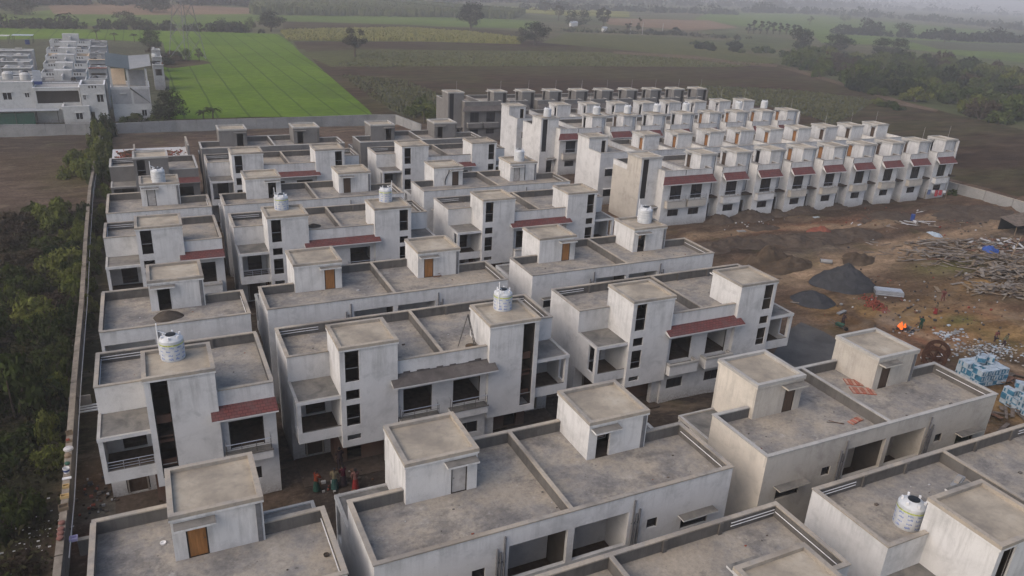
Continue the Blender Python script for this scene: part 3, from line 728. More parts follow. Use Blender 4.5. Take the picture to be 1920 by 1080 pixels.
# rubble on the unfinished slab
q=random.Random(4); b=MB()
for k in range(260):
    x,y=q.gauss(2.0,.8),q.gauss(2.6,1.2); h=max(0,.7-.25*abs(x-2)-.2*abs(y-2.6))*q.random(); s=q.uniform(.08,.2)
    if .2<x<4 : b.box(x,x+s*1.6,y,y+s,h,h+s,q.choice(['brick','rebar','soil']))
for k in range(120):
    x,y=q.gauss(7,1),q.gauss(3,1.3); s=q.uniform(.08,.2)
    if 4.5<x<9: b.box(x,x+s*1.6,y,y+s,0,s*.7,q.choice(['brick','rebar','tan']))
single('brick_rubble',b,(-4.8,108.2,6.6),'heap of broken red brick on the unfinished roof slab','rubble',kind='stuff')
# ------------------------------------------------------------------ ground
def lerp(a,b,t): return tuple(x+(y-x)*t for x,y in zip(a,b))
EARTH=(.095,.070,.052); DARK=(.062,.048,.040); TAN=(.27,.20,.14); RED=(.20,.105,.07); STRAW=(.25,.165,.075); GREYD=(.12,.108,.095); BROWN=(.115,.082,.062); GREEN=(.030,.032,.018); GRASS=(.12,.115,.045)
blobs=[ # px, py, radius x (m), radius y (m), colour, strength
 (85,300,22,20,(.088,.064,.045),.9),(60,270,18,10,(.065,.052,.042),.8),(150,330,6,10,(.09,.075,.035),.8),(330,245,25,8,(.05,.042,.038),.8),
 (1400,430,14,3,DARK,.85),(1550,400,16,3,DARK,.85),(1680,385,12,3,DARK,.7),(1350,410,9,2.5,GREYD,.8),
 (1500,425,16,1.8,RED,.8),(1620,415,12,1.5,RED,.6),(1400,470,10,2.6,(.07,.055,.046),.9),(1520,470,9,2.5,GREYD,.7),(1460,450,10,1.6,TAN,.5),
 (1560,500,8,4,TAN,.95),(1640,490,9,3,TAN,.85),(1720,455,10,2.4,TAN,.95),(1800,440,8,2,TAN,.9),(1500,520,5,3,TAN,.7),(1720,400,16,3,(.09,.062,.052),.85),(1860,420,14,4,(.085,.06,.05),.85),
 (1700,540,10,4,(.13,.09,.06),.9),(1800,560,10,4,(.12,.082,.052),.9),(1640,590,6,4,STRAW,.95),(1720,600,8,5,STRAW,.75),(1820,610,9,5,STRAW,.7),(1780,500,8,3,GRASS,.8),(1860,530,8,2.5,STRAW,.85),
 (1700,640,6,4,RED,.75),(1780,640,5,3,RED,.7),(1840,590,6,3,RED,.6),(1900,640,6,4,STRAW,.8),(1800,600,3.5,1.5,GRASS,.9),(1560,570,4,3,STRAW,.7),(1600,600,5,3,(.12,.075,.045),.8),
 (1660,560,5,2,(.06,.043,.035),.8),(1900,690,6,4,(.06,.045,.035),.7),(1890,760,8,4,STRAW,.6),(1850,480,6,3,(.15,.125,.07),.5),(1830,660,6,2.5,(.10,.08,.05),.6),
 (172,900,1.9,6,(.24,.115,.075),1.),(165,1000,1.6,3,(.2,.10,.07),.9),(180,950,2,2,(.20,.18,.15),.6),(172,770,1.6,4,(.17,.09,.065),.95),(200,955,2,1.2,(.24,.22,.19),.7),
 (60,600,14,34,GREEN,.9),(40,850,10,14,GREEN,.9),
 (720,215,14,10,(.15,.085,.05),.8),(690,190,10,8,(.14,.085,.055),.7),(1850,410,6,3,GREYD,.7),(1900,430,7,3,GREYD,.8)]
BL=[(G(a,b),c,d,e,f) for a,b,c,d,e,f in blobs]
TRK=[([(1290,447),(1450,428),(1600,424),(1760,408)],1.1,TAN),([(1470,525),(1560,498),(1640,484),(1720,458),(1800,440),(1890,418)],1.8,TAN),([(1660,600),(1760,640),(1850,668),(1925,700)],.7,TAN),([(1650,612),(1750,655),(1850,700)],.6,(.10,.07,.05)),([(1590,560),(1680,575),(1800,570),(1920,590)],.8,(.20,.14,.09)),([(1560,540),(1600,590),(1660,620)],.7,(.09,.065,.05)),([(1350,478),(1480,470),(1600,452),(1720,435)],.7,(.06,.047,.04)),([(1300,455),(1460,437),(1620,432)],.35,(.07,.055,.045)),([(1700,700),(1800,745),(1900,800)],1.0,(.07,.05,.04)),([(1760,560),(1850,575),(1920,610)],.5,(.24,.17,.11))]
TRK=[([G(*p_) for p_ in pl],w,c) for pl,w,c in TRK]
def seg(x,y,a,e):
    dx,dy=e.x-a.x,e.y-a.y; t=max(0,min(1,((x-a.x)*dx+(y-a.y)*dy)/(dx*dx+dy*dy))); return math.hypot(x-a.x-dx*t,y-a.y-dy*t)
def soil(x,y):
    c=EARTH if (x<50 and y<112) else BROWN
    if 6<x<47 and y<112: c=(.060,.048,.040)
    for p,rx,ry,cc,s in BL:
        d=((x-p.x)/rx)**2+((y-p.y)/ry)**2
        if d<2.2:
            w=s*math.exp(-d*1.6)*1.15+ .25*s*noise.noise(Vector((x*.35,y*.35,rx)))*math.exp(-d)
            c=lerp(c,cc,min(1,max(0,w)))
    if x>40 and y<90:
        wob=.6*noise.noise(Vector((x*.5,y*.5,1)))
        for pl,w,cc in TRK:
            d=min(seg(x,y,a,e) for a,e in zip(pl,pl[1:]))+wob
            if d<w*1.5: c=lerp(c,cc,.75*max(0,min(1,1.5-d/w)))
        c=(c[0]*1.07,c[1],c[2]*.90)
    return c
def ground_mat():
    M,n,l,b=nt('earth',.97); p=posn(n,l)
    at=n.new('ShaderNodeAttribute'); at.attribute_name='soil'
    s1=noi(n,l,posn(n,l,(.35,1,1)),.55,7,.7,.8); s2=noi(n,l,p,2.6,6,.72); s3=noi(n,l,p,.16,4,.6,.5)
    A=mix(n,l,at.outputs['Color'],ramp(n,l,s1,[(.28,.36),(.5,.72),(.75,1.25)]),1,'MULTIPLY')
    A=mix(n,l,A,ramp(n,l,s2,[(.3,.55),(.5,1.),(.72,1.5)]),.85,'MULTIPLY')
    A=mix(n,l,A,(.15,.125,.098),ramp(n,l,s2,[(.60,0.),(.74,.75)]))
    A=mix(n,l,A,(.17,.13,.092),ramp(n,l,noi(n,l,posn(n,l,(.5,1.2,1)),.22,7,.72,.5),[(.54,0.),(.66,.55)]))
    A=mix(n,l,A,(.035,.027,.022),ramp(n,l,noi(n,l,posn(n,l,(.6,1.3,1)),.9,6,.7,.4),[(.57,0.),(.70,.7)]))
    A=mix(n,l,A,(.05,.052,.02),ramp(n,l,s3,[(.55,0.),(.70,.35)]))
    l.new(A,b.inputs['Base Color']); bump(n,l,b,s2,.8,.08); return M
MAT['earth']=ground_mat()
def grid(name,x0,x1,y0,y1,st,zf,cf,mat):
    nx=int((x1-x0)/st)+1; ny=int((y1-y0)/st)+1
    vs=[];cs=[]
    for j in range(ny):
        for i in range(nx):
            x,y=x0+i*st,y0+j*st; vs.append((x,y,zf(x,y))); cs.extend((*cf(x,y),1.))
    fs=[(j*nx+i,j*nx+i+1,(j+1)*nx+i+1,(j+1)*nx+i) for j in range(ny-1) for i in range(nx-1)]
    me=bpy.data.meshes.new(name); me.from_pydata(vs,[],fs); me.materials.append(MAT[mat])
    a=me.color_attributes.new('soil','FLOAT_COLOR','POINT'); a.data.foreach_set('color',cs)
    me.polygons.foreach_set('use_smooth',[True]*len(fs)); me.update(); return me
def zf(x,y):
    v=Vector((x*.22,y*.22,1.7)); z=.12*noise.noise(v)+.06*noise.noise(v*3.1)
    if x>52 and 56<y<81: z+=.5*max(0,noise.noise(Vector((x*.16,y*.5,6)))+.05)*(1+.8*noise.noise(Vector((x*.9,y*1.2,2))))*min(1,(81-y)/3,(y-56)/4)
    if x>48 and y<82: z+=.10*noise.noise(Vector((x*.6,y*1.1,4)))+.10*abs(noise.noise(Vector((x*.12,y*.8,9))))
    return z-.05
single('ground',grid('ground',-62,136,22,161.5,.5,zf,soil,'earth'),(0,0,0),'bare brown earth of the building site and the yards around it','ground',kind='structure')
def field_mat(name,stops,s=.02,fine=.25,stripe=None,rough=.97,sx=1,fd=.4):
    M,n,l,b=nt(name,rough); p=posn(n,l,(sx,1,1)); stops=dimst(name,stops)
    if stripe: stripe=stripe[:3]+(tuple(x*DIM.get(name,1) for x in stripe[3]),)+stripe[4:]
    A=ramp(n,l,noi(n,l,p,s,6,.65,.6),stops)
    f=noi(n,l,p,fine,5,.7)
    A=mix(n,l,A,ramp(n,l,f,[(.3,1-fd),(.55,1.),(.75,1+fd)]),1,'MULTIPLY')
    if stripe:
        dx,dy,per,dc,wd=stripe
        g=n.new('ShaderNodeNewGeometry'); d=n.new('ShaderNodeVectorMath'); d.operation='DOT_PRODUCT'; d.inputs[1].default_value=(dx/per,dy/per,0); l.new(g.outputs['Position'],d.inputs[0])
        fr=n.new('ShaderNodeMath'); fr.operation='FRACT'
        ad=n.new('ShaderNodeMath'); ad.operation='MULTIPLY_ADD'; ad.inputs[1].default_value=.10; l.new(noi(n,l,p,.06,3),ad.inputs[0]); l.new(d.outputs['Value'],ad.inputs[2]); l.new(ad.outputs[0],fr.inputs[0])
        A=mix(n,l,A,dc,ramp(n,l,fr.outputs[0],[(0,.75),(wd,.75),(wd*1.8,0.)]))
    l.new(A,b.inputs['Base Color']); bump(n,l,b,f,.6,.3); return M
dd=(G(513,213)-G(400,90)).normalized()
MAT['trackm']=field_mat('earth_track',[(.3,(.085,.06,.042)),(.6,(.12,.085,.058))],.1,.6,fd=.4); MAT['farland']=field_mat('far_farmland',[(.3,(.075,.075,.042)),(.45,(.10,.115,.05)),(.55,(.13,.11,.07)),(.7,(.09,.12,.045))],.006,.05)
MAT['paddy']=field_mat('young_green_crop',[(.22,(.11,.155,.035)),(.4,(.13,.215,.028)),(.55,(.16,.255,.032)),(.75,(.20,.27,.05))],.035,.4,(-dd.y,dd.x,6.6,(.060,.10,.022),.05),fd=.22)
MAT['greenf']=field_mat('green_crop',[(.3,(.085,.125,.035)),(.5,(.12,.17,.04)),(.7,(.15,.19,.05))],.02,.2,fd=.25)
MAT['olive']=field_mat('olive_crop',[(.3,(.062,.070,.026)),(.5,(.090,.094,.034)),(.7,(.118,.110,.046))],.02,.35,(.86,.5,4,(.058,.055,.034),.3),fd=.4)
MAT['tilled']=field_mat('tilled_earth',[(.25,(.085,.058,.045)),(.45,(.128,.086,.058)),(.55,(.135,.115,.06)),(.7,(.165,.115,.078))],.035,.35,sx=.35,fd=.6)
MAT['scrub']=field_mat('sage_scrub',[(.3,(.075,.066,.048)),(.5,(.095,.098,.062)),(.7,(.125,.122,.082))],.06,.7,fd=.55)
MAT['yellowf']=field_mat('yellow_crop',[(.3,(.18,.17,.045)),(.6,(.24,.235,.06))],.03,.3,fd=.3)
MAT['pinkf']=field_mat('dry_pink_field',[(.3,(.19,.125,.08)),(.6,(.25,.165,.105))],.02,.2,fd=.25)
MAT['road']=blotch('asphalt',[(.3,(.085,.082,.078)),(.5,(.115,.11,.105)),(.7,(.15,.142,.13))],.4,4,.4,(.05,.05,.05))
def sheet(name,poly,z,mat,label,cat):
    b=MB(); b.face([G(px,py,z) for px,py in poly][::-1],mat)
    o=single(name,b,(0,0,0),label,cat,kind='structure')
    me=o.data
    if me.polygons[0].normal.z<0: me.flip_normals()
    return o
b=MB(); b.face([(-1400,-240,-.45),(5900,-240,-.45),(5900,6900,-.45),(-1400,6900,-.45)],'farland')
single('farmland',b,(0,0,0),'flat patchwork of dull green and brown farmland reaching the horizon','farmland',kind='structure')
sheet('tilled_field',[(690,216),(600,128),(560,80),(1100,75),(1462,122),(1560,150),(1660,180),(1780,212),(1925,245),(1990,420),(1925,395),(1700,330),(1300,240),(760,235)],-.36,'tilled','dark ploughed field behind the terraces of row houses','field')
sheet('crop_field',[(620,125),(560,98),(690,92),(1120,97),(1460,118),(1380,126),(1000,124)],-.28,'olive','low grey green crop strip beyond the ploughed field','field')
sheet('crop_field',[(1060,62),(1290,70),(1400,100),(1472,114),(1440,122),(1150,92),(1015,80)],-.25,'olive','olive crop field with rows to the right of the round field tree','field')
sheet('scrub_field',[(700,160),(760,163),(830,178),(810,212),(770,222),(730,206)],-.26,'scrub','sage green scrub patch by the grey terrace end','field')
sheet('scrub_field',[(1310,160),(1480,168),(1610,182),(1640,190),(1600,215),(1560,232),(1480,205),(1290,182)],-.26,'scrub','grey green scrub patch at the right end of the terraces','field')
sheet('paddy_field',[(-160,58),(0,53),(250,56),(470,62),(520,64),(545,80),(562,98),(600,127),(645,166),(690,205),(702,219),(480,219),(240,226),(-160,215)],-.24,'paddy','bright green young crop field with thin dark furrow lines','field')
sheet('settlement_ground',[(-160,76),(150,72),(306,80),(312,108),(300,128),(318,150),(314,217),(240,232),(-160,232)],-.21,'scrub','grey brown trodden ground between the settlement houses','ground')
sheet('earth_patch',[(300,124),(318,113),(345,111),(380,113),(398,118),(370,122),(322,128)],-.18,'tilled','brown uncultivated patch at the foot of the pylon','earth')
sheet('crop_field',[(0,28),(100,18),(480,22),(480,34),(470,56),(250,50),(0,45)],-.30,'greenf','hazy green field beyond the hedge, upper left','field')
sheet('dry_field',[(90,10),(260,4),(480,16),(480,26),(300,28),(100,26)],-.26,'pinkf','hazy pinkish dry field, upper left','field')
sheet('crop_field',[(480,20),(700,26),(880,32),(1010,40),(1000,54),(760,48),(480,40)],-.30,'greenf','green strip in front of the tall cane, top centre','field')
sheet('ploughed_strip',[(530,40),(760,46),(900,54),(1000,60),(990,68),(760,62),(530,54)],-.27,'tilled','narrow brown strip between two green strips','field')
sheet('yellow_field',[(525,56),(650,53),(760,52),(880,60),(985,72),(975,83),(800,78),(540,76)],-.24,'yellowf','yellow green crop strip behind the loose tree','field')
sheet('ploughed_strip',[(550,78),(800,80),(985,84),(1100,94),(900,92),(560,92)],-.22,'tilled','purple brown strip below the yellow crop','field')
sheet('yellow_field',[(930,12),(1050,14),(1180,22),(1180,32),(1040,28),(930,20)],-.30,'yellowf','pale yellow field near the top centre','field')
sheet('dry_field',[(1130,34),(1330,38),(1385,52),(1300,57),(1140,46)],-.27,'pinkf','dry orange pink field behind the farm trees','field')
sheet('crop_field',[(1330,24),(1500,26),(1700,44),(1900,62),(1880,70),(1640,62),(1500,64),(1400,50),(1300,36)],-.29,'greenf','long pale green field, upper right','field')
sheet('crop_field',[(1520,62),(1650,68),(1900,84),(1925,92),(1925,118),(1800,104),(1640,84),(1540,80)],-.26,'greenf','green field in front of the long hedge, right','field')
sheet('dry_field',[(1690,74),(1925,86),(1925,100),(1760,92)],-.2,'scrub','dull brown field at the right edge above the thicket','field')
sheet('path',[(1150,96),(1300,104),(1390,116),(1460,121),(1455,126),(1380,121),(1290,110),(1150,100)],-.20,'trackm','thin orange earth path between the crop fields','path')
sheet('path',[(1455,125),(1500,132),(1560,149),(1650,176),(1700,192),(1760,206),(1755,210),(1690,197),(1640,179),(1550,152)],-.2,'trackm','thin brown earth edge along the near side of the thicket','path')
sheet('road',[(1440,705),(1452,660),(1480,618),(1502,604),(1545,622),(1600,655),(1640,700),(1560,720)],.12,'road','dark asphalt lane curving past the right twin house','road')
# ------------------------------------------------------------------ walls round the estate
def wall_line(name,pts,z,th,mat,cap,label,joint=6.0):
    r=empty(name,(pts[0].x,pts[0].y,0),0,label,'wall')
    b=MB(); c=MB()
    for a,e in zip(pts,pts[1:]):
        a=Vector((a.x,a.y,0));e=Vector((e.x,e.y,0)); L=(e-a).length; d=(e-a)/L; nn=Vector((-d.y,d.x,0)); k=max(1,int(L/joint))
        for i in range(k):
            s0=a+d*(L*i/k); s1=a+d*(L*(i+1)/k-.12)
            for bb,t,z0,z1,mm in ((b,th/2,-.6,z-.08,mat),(c,th/2+.04,z-.08,z,cap)):
                P=[s0+nn*t,s1+nn*t,s1-nn*t,s0-nn*t]; P=[p-pts[0] for p in P]
                lo=[(p.x,p.y,z0) for p in P]; hi=[(p.x,p.y,z1) for p in P]
                bb.face(hi[::-1],mm)
                for q in range(4): bb.face([lo[q],hi[q],hi[(q+1)%4],lo[(q+1)%4]],mm)
            P=s1+d*.06-pts[0]; b.box(P.x-.05,P.x+.05,P.y-th*.4,P.y+th*.4,-.6,z-.12,mat)
    for bb,nm in ((b,'wall_panel'),(c,'coping')):
        o=bpy.data.objects.new(nm,bb.mesh(nm)); col.objects.link(o); o.parent=r
    return r
WZ=1.85
wl=[G(88,1240,WZ)]+[G(px,py,WZ) for px,py in ((110,1040),(122,930),(138,716),(153,560),(160,450),(168,352),(180,290),(190,236))]
wall_line('boundary_wall',wl,WZ,.30,'wallcement','wallcap','long cement boundary wall along the left edge of the estate, clutter on its top')
wall_line('boundary_wall',[G(px,py,1.9) for px,py in ((-120,235),(200,232),(330,226),(480,222),(690,215),(742,215),(790,233))],1.9,.25,'wallpale','wallpale','pale rear boundary wall in front of the bright green field',3.0)
wall_line('boundary_wall',[G(px,py,1.7) for px,py in ((1752,333),(1850,358),(1960,390))],1.7,.3,'wallpale','coping','low pale wall running off to the right of the front terrace',4.0)
wall_line('yard_wall',[Vector((-6.3,39.9,0)),Vector((-4.7,39.9,0))],1.0,.2,'wallcement','coping','short yard wall from the boundary wall to the balcony of the single house',3)
b=MB(); pv=None
for a,c in zip(wl[1:],wl[2:]): b.tube((a.x+.42,a.y,1.5),(c.x+.42,c.y,1.5),.028,.028,'rodw',6)
single('water_pipe',b,(0,0,0),'thin pale pipe running along the inside of the left boundary wall','pipe')
# ------------------------------------------------------------------ vegetation
def leafmat(name,dark,light,amt=.6):
    M,n,l,b=nt(name,.75); p=posn(n,l); dark=tuple(x*DIM.get(name,1) for x in dark); light=tuple(x*DIM.get(name,1) for x in light)
    oi=n.new('ShaderNodeObjectInfo')
    base=mix(n,l,dark,light,oi.outputs['Random'])
    A=mix(n,l,base,ramp(n,l,noi(n,l,p,.55,4,.6),[(.3,.5),(.5,1.),(.7,1.75)]),amt,'MULTIPLY')
    A=mix(n,l,A,ramp(n,l,noi(n,l,p,3.5,2,.6),[(.3,.6),(.7,1.5)]),amt,'MULTIPLY')
    l.new(A,b.inputs['Base Color']); b.inputs['Specular IOR Level'].default_value=.0
    t=n.new('ShaderNodeBsdfTranslucent'); l.new(A,t.inputs[0]); mx=n.new('ShaderNodeMixShader'); mx.inputs[0].default_value=.22
    l.new(b.outputs[0],mx.inputs[1]); l.new(t.outputs[0],mx.inputs[2]); l.new(mx.outputs[0],n['Material Output'].inputs[0]); return M
MAT['leaf']=leafmat('thicket_leaves',(.042,.062,.022),(.095,.118,.032))
MAT['leafy']=leafmat('yellow_green_leaves',(.10,.12,.03),(.14,.15,.04))
MAT['leafb']=leafmat('dry_brown_leaves',(.085,.062,.045),(.11,.085,.055))
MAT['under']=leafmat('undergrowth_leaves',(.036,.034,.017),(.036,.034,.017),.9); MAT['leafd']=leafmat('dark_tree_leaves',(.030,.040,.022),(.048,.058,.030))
MAT['leafo']=leafmat('olive_tree_leaves',(.055,.058,.032),(.075,.072,.045))
MAT['bark']=flat('bark',(.085,.068,.052),.95,.35,5)
def cloud(clumps,n,ls,seed,mat,name='crown',flatten=.75):
    q=random.Random(seed); vs=[];fs=[]
    tot=sum(r[0]*r[1] for c,r in clumps)
    for c,r in clumps:
        k=max(6,int(n*r[0]*r[1]/tot))
        for i in range(k):
            d=Vector((q.gauss(0,1),q.gauss(0,1),q.gauss(0,1))).normalized()
            t=q.uniform(.35,1.08)**.6
            p=Vector((c[0]+d.x*r[0]*t,c[1]+d.y*r[0]*t,c[2]+d.z*r[1]*t))
            if p.z<.0: p.z=q.uniform(0,.25*r[1])
            nrm=(d+Vector((q.gauss(0,.6),q.gauss(0,.6),q.gauss(0,.6)+.3))).normalized()
            u=nrm.orthogonal().normalized(); a=q.uniform(0,6.28); w=nrm.cross(u); u,w=u*math.cos(a)+w*math.sin(a),w*math.cos(a)-u*math.sin(a)
            s=ls*q.uniform(.6,1.4); o=len(vs)
            for x,y in ((-1,0),(0,-.5),(1,0),(0,.5)): vs.append(p+u*(x*s)+w*(y*s))
            fs.append((o,o+1,o+2,o+3))
    me=bpy.data.meshes.new(name); me.from_pydata(vs,[],fs); me.materials.append(MAT[mat]); me.update(); return me
def bush_mesh(seed,mat,n=1500,ls=.075,tall=.8):
    q=random.Random(seed); cl=[]
    for i in range(17):
        a=q.uniform(0,6.28); d=math.sqrt(q.random())*.78; h=tall*(1-.75*d*d)*q.uniform(.45,1.)
        r=q.uniform(.16,.34); cl.append(((math.cos(a)*d,math.sin(a)*d,max(.12,h-r*.6)),(r,r*.8)))
    return cloud(cl,n,ls,seed,mat,'foliage')
def stem_mesh(seed):
    q=random.Random(seed); b=MB()
    for i in range(5):
        a=q.uniform(0,6.28); b.tube((0,0,-.1),(math.cos(a)*.45,math.sin(a)*.45,.55),.03,.012,'bark',5)
    return b.mesh('stem')
BUSH={k:[bush_mesh(i+j*10,k) for i in range(4)] for j,k in enumerate(('leaf','leafy','leafb'))}
MAT['leafr']=leafmat('right_thicket_leaves',(.033,.046,.016),(.066,.080,.022)); BUSH['far']=[bush_mesh(70+i,'leafr',900,.10) for i in range(4)]; BUSH['farb']=[bush_mesh(80+i,'leafb',600,.11) for i in range(2)]; BUSH['fard']=[bush_mesh(90+i,'leafd',700,.11) for i in range(3)]
STEM=stem_mesh(1)
def bush(p,r,h,kind,label,group,cat='bush',name='bush',q=R):
    o=empty(name,(p.x,p.y,-.1),q.uniform(0,6.28),label,cat,group); o.scale=(r,r,h/.8)
    f=bpy.data.objects.new('foliage',q.choice(BUSH[kind])); col.objects.link(f); f.parent=o
    s=bpy.data.objects.new('stem',STEM); col.objects.link(s); s.parent=o
    return o
q=random.Random(21)
# thicket outside the left wall
lab={'leaf':'dense green thorn bush in the thicket outside the left wall','leafy':'yellow green feathery bush in the thicket outside the left wall','leafb':'dry brown bush in the thicket outside the left wall'}
pts=[]
for i in range(2600):
    y=q.uniform(30,112); px=q.uniform(-60,150)
    x=-8.2-abs(q.random())**1.1*32
    if x<-9.5-(y-25)*.42: continue
    if y>103+8*noise.noise(Vector((x*.12,3,1)))+max(-3,(-x-8)*.3): continue
    rr=q.uniform(1.5,3.5)
    if x+rr*.8>-7.4: continue
    if all((x-a)**2+(y-c)**2>(.70*(rr+d))**2 for a,c,d in pts): pts.append((x,y,rr))
for x,y,rr in pts:
    t=noise.noise(Vector((x*.16,y*.16,2.2)))
    k='leafb' if (.30<t and q.random()<.8) or q.random()<.05 else ('leafy' if t<-.22 and q.random()<.6 else 'leaf')
    h=rr*q.uniform(.85,1.6)*(.6 if k=='leafb' else 1)
    bush(Vector((x,y,0)),rr,h,k,lab[k],'bushes in the thicket by the left wall',q=q)
# undergrowth
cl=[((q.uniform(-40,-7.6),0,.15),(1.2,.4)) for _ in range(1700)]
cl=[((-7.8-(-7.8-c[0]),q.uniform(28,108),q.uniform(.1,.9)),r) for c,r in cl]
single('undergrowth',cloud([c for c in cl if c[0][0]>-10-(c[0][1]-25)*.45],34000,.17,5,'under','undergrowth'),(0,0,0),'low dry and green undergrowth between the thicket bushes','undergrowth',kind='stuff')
# light bushes along the wall farther back
for i,(px,py,r,h) in enumerate([(188,262,2.2,4.6),(178,285,2.3,3.8),(158,302,3.2,3.2),(180,310,2.3,3.8),(190,332,2.3,4.2),(196,292,2.2,4.6),(150,322,3.2,3.2),(196,246,2.4,5.0),(196,360,1.3,2.4),(190,395,1.1,2.0),(186,425,1.0,2.6),(182,455,1.0,2.2),(178,480,.9,2.4),(174,505,1.,2.),(170,535,.9,1.8),(168,575,.9,2.2),(166,600,.8,1.6)]):
    bush(G(px,py+10),r,h,'leafy' if i%3!=1 else 'leaf','light green bush leaning on the left boundary wall' if i<8 else 'slender green bush in the strip between wall and houses','bushes leaning on the boundary wall' if i<8 else 'bushes between wall and houses',q=q)
for i in range(15):
    y=49+i*4.1+q.uniform(-1.5,1.5); x=-8.0-(y-40)*.008-q.uniform(0,.5); r_=q.uniform(.9,1.6)
    bush(Vector((x,y,0)),r_,q.uniform(2.0,3.2),q.choice(['leaf','leaf','leafy']),'shrub pushing over the top of the left boundary wall','shrubs overhanging the left boundary wall',q=q)
# trees
def tree_mesh(kind,seed,n,ls,mat):
    q=random.Random(seed); b=MB(); cl=[]
    if kind=='round': th,cz,cr,chh,k=.16,.56,.42,.40,20
    elif kind=='loose': th,cz,cr,chh,k=.26,.62,.42,.33,26
    elif kind=='tall': th,cz,cr,chh,k=.2,.58,.16,.40,10
    else: th,cz,cr,chh,k=.08,.46,.46,.42,18
    b.tube((0,0,-.03),(.01,.0,th),.036,.026,'bark',7,False); b.tube((.01,0,th),(.02,.01,cz),.026,.012,'bark',6,False)
    for i in range(k):
        a=q.uniform(0,6.28); v=q.uniform(-1,1); d=math.sqrt(1-v*v)*q.uniform(.55,.95)
        c=(math.cos(a)*d*cr,math.sin(a)*d*cr,cz+v*chh*.82); rr=q.uniform(.32,.52)*cr*(1 if kind!='loose' else .55)
        cl.append((c,(rr,rr*.85)))
        if i<9: b.tube((.01,0,th+(cz-th)*q.uniform(0,.7)),c,.014,.005,'bark',5,False)
    return b.mesh('trunk'),cloud(cl,n,ls,seed,mat,'crown')
TM={}
def tree(px,py,hpx,wpx,kind,mat,label,group=None,name='tree',cat='tree',n=1500,ls=.034,lod=0):
    p=G(px,py); s=mpp(px,py); H=hpx*s*1.08; Wd=wpx*s*1.15
    key=(kind,mat,lod if lod else round(px))
    if key not in TM: TM[key]=tree_mesh(kind,hash(key[2]) % 97 if not lod else lod,n,ls,mat)
    base={'round':.95,'loose':.95,'tall':.42,'low':1.05}[kind]
    r=empty(name,(p.x,p.y,-.3),q.uniform(0,6.28),label,cat,group); r.scale=(Wd/base,Wd/base,H)
    for nm,me in zip(('trunk','crown'),TM[key]):
        o=bpy.data.objects.new(nm,me); col.objects.link(o); o.parent=r
    return r
tree(665,105,52,52,'loose','leafo','loose grey green tree alone in the field, left of centre',n=2200,ls=.026)
tree(883,53,44,52,'round','leafd','large round dark tree standing alone near the top centre',n=2600,ls=.028)
tree(1003,82,38,52,'round','leafd','dark spreading tree at the end of the yellow crop strip',n=2400,ls=.028)
tree(978,80,28,24,'low','leafd','smaller dark tree touching the spreading tree on its left',n=1200)
tree(287,97,38,42,'round','leafd','dark round tree behind the settlement beside the pylon',n=2000,ls=.03)
tree(320,234,60,60,'round','leafd','dark bushy tree by the rear wall right of the unfinished house',n=2600,ls=.028)
tree(236,52,30,40,'round','leafd','hazy dark tree on the hedge, upper left',n=1200)
tree(262,52,20,42,'low','leafd','hazy low dark tree beside the upper left hedge tree',n=1000)
tree(508,57,34,48,'round','leafd','dark tree at the far corner of the bright green field',n=1800)
tree(425,58,24,44,'low','leafd','bushy dark tree on the hedge above the bright green field',n=1200)
tree(470,58,26,20,'low','leafo','small olive tree beside the green field corner tree',n=900)
tree(350,113,24,22,'low','leafd','small dark tree at the left foot of the pylon',n=900)
tree(374,114,24,18,'loose','leafo','thin olive tree at the right foot of the pylon',n=800)
tree(1080,48,32,42,'low','leafd','dense dark farm tree above two white sheds',n=1600)
tree(1047,38,27,24,'loose','leafo','olive tree left of the dense farm tree',n=900)
tree(1022,22,18,20,'loose','leafo','hazy thin tree up left of the farm trees',n=700)
tree(1131,52,35,36,'loose','leafo','tall olive tree right of the dense farm tree',n=1200)
tree(1196,62,30,12,'tall','leafd','slim upright tree among the pale poles',n=700)
tree(1176,62,22,15,'tall','leafo','short slim tree left of the slim upright tree',n=600)
tree(1500,92,40,46,'low','leafd','tall dark tree at the left end of the thicket',n=1800)
tree(1572,95,30,62,'low','leafd','broad dark tree among the thicket, upper right',n=2000)
tree(1662,104,36,58,'low','leafd','big brown green tree in front of the long hedge',n=2200)
tree(1620,62,28,22,'loose','leafd','hazy tree rising above the long hedge',n=900)
tree(1692,70,26,32,'round','leafd','hazy round tree on the long hedge',n=1000)
tree(1770,80,26,26,'round','leafd','hazy dark tree near the right of the long hedge',n=1000)
tree(1583,40,13,20,'round','leafd','small round hazy tree in the pale green field',n=600)
tree(1518,46,16,12,'loose','leafo','thin hazy tree in the pale green field',n=500)
tree(285,22,34,60,'low','leafd','large hazy dark tree at the top left edge of the picture',n=1500)
tree(30,26,34,70,'low','leafd','hazy tree mass at the top left corner',n=1500)
for i,px in enumerate((1403,1413,1425,1438,1450,1462,1474,1486,1496)):
    tree(px,62+i*.3,17+(i*7)%8,12,'tall','leafd','slender dark tree in a straight row between two fields','row of slender trees',n=400,lod=1+i%3,ls=.05)
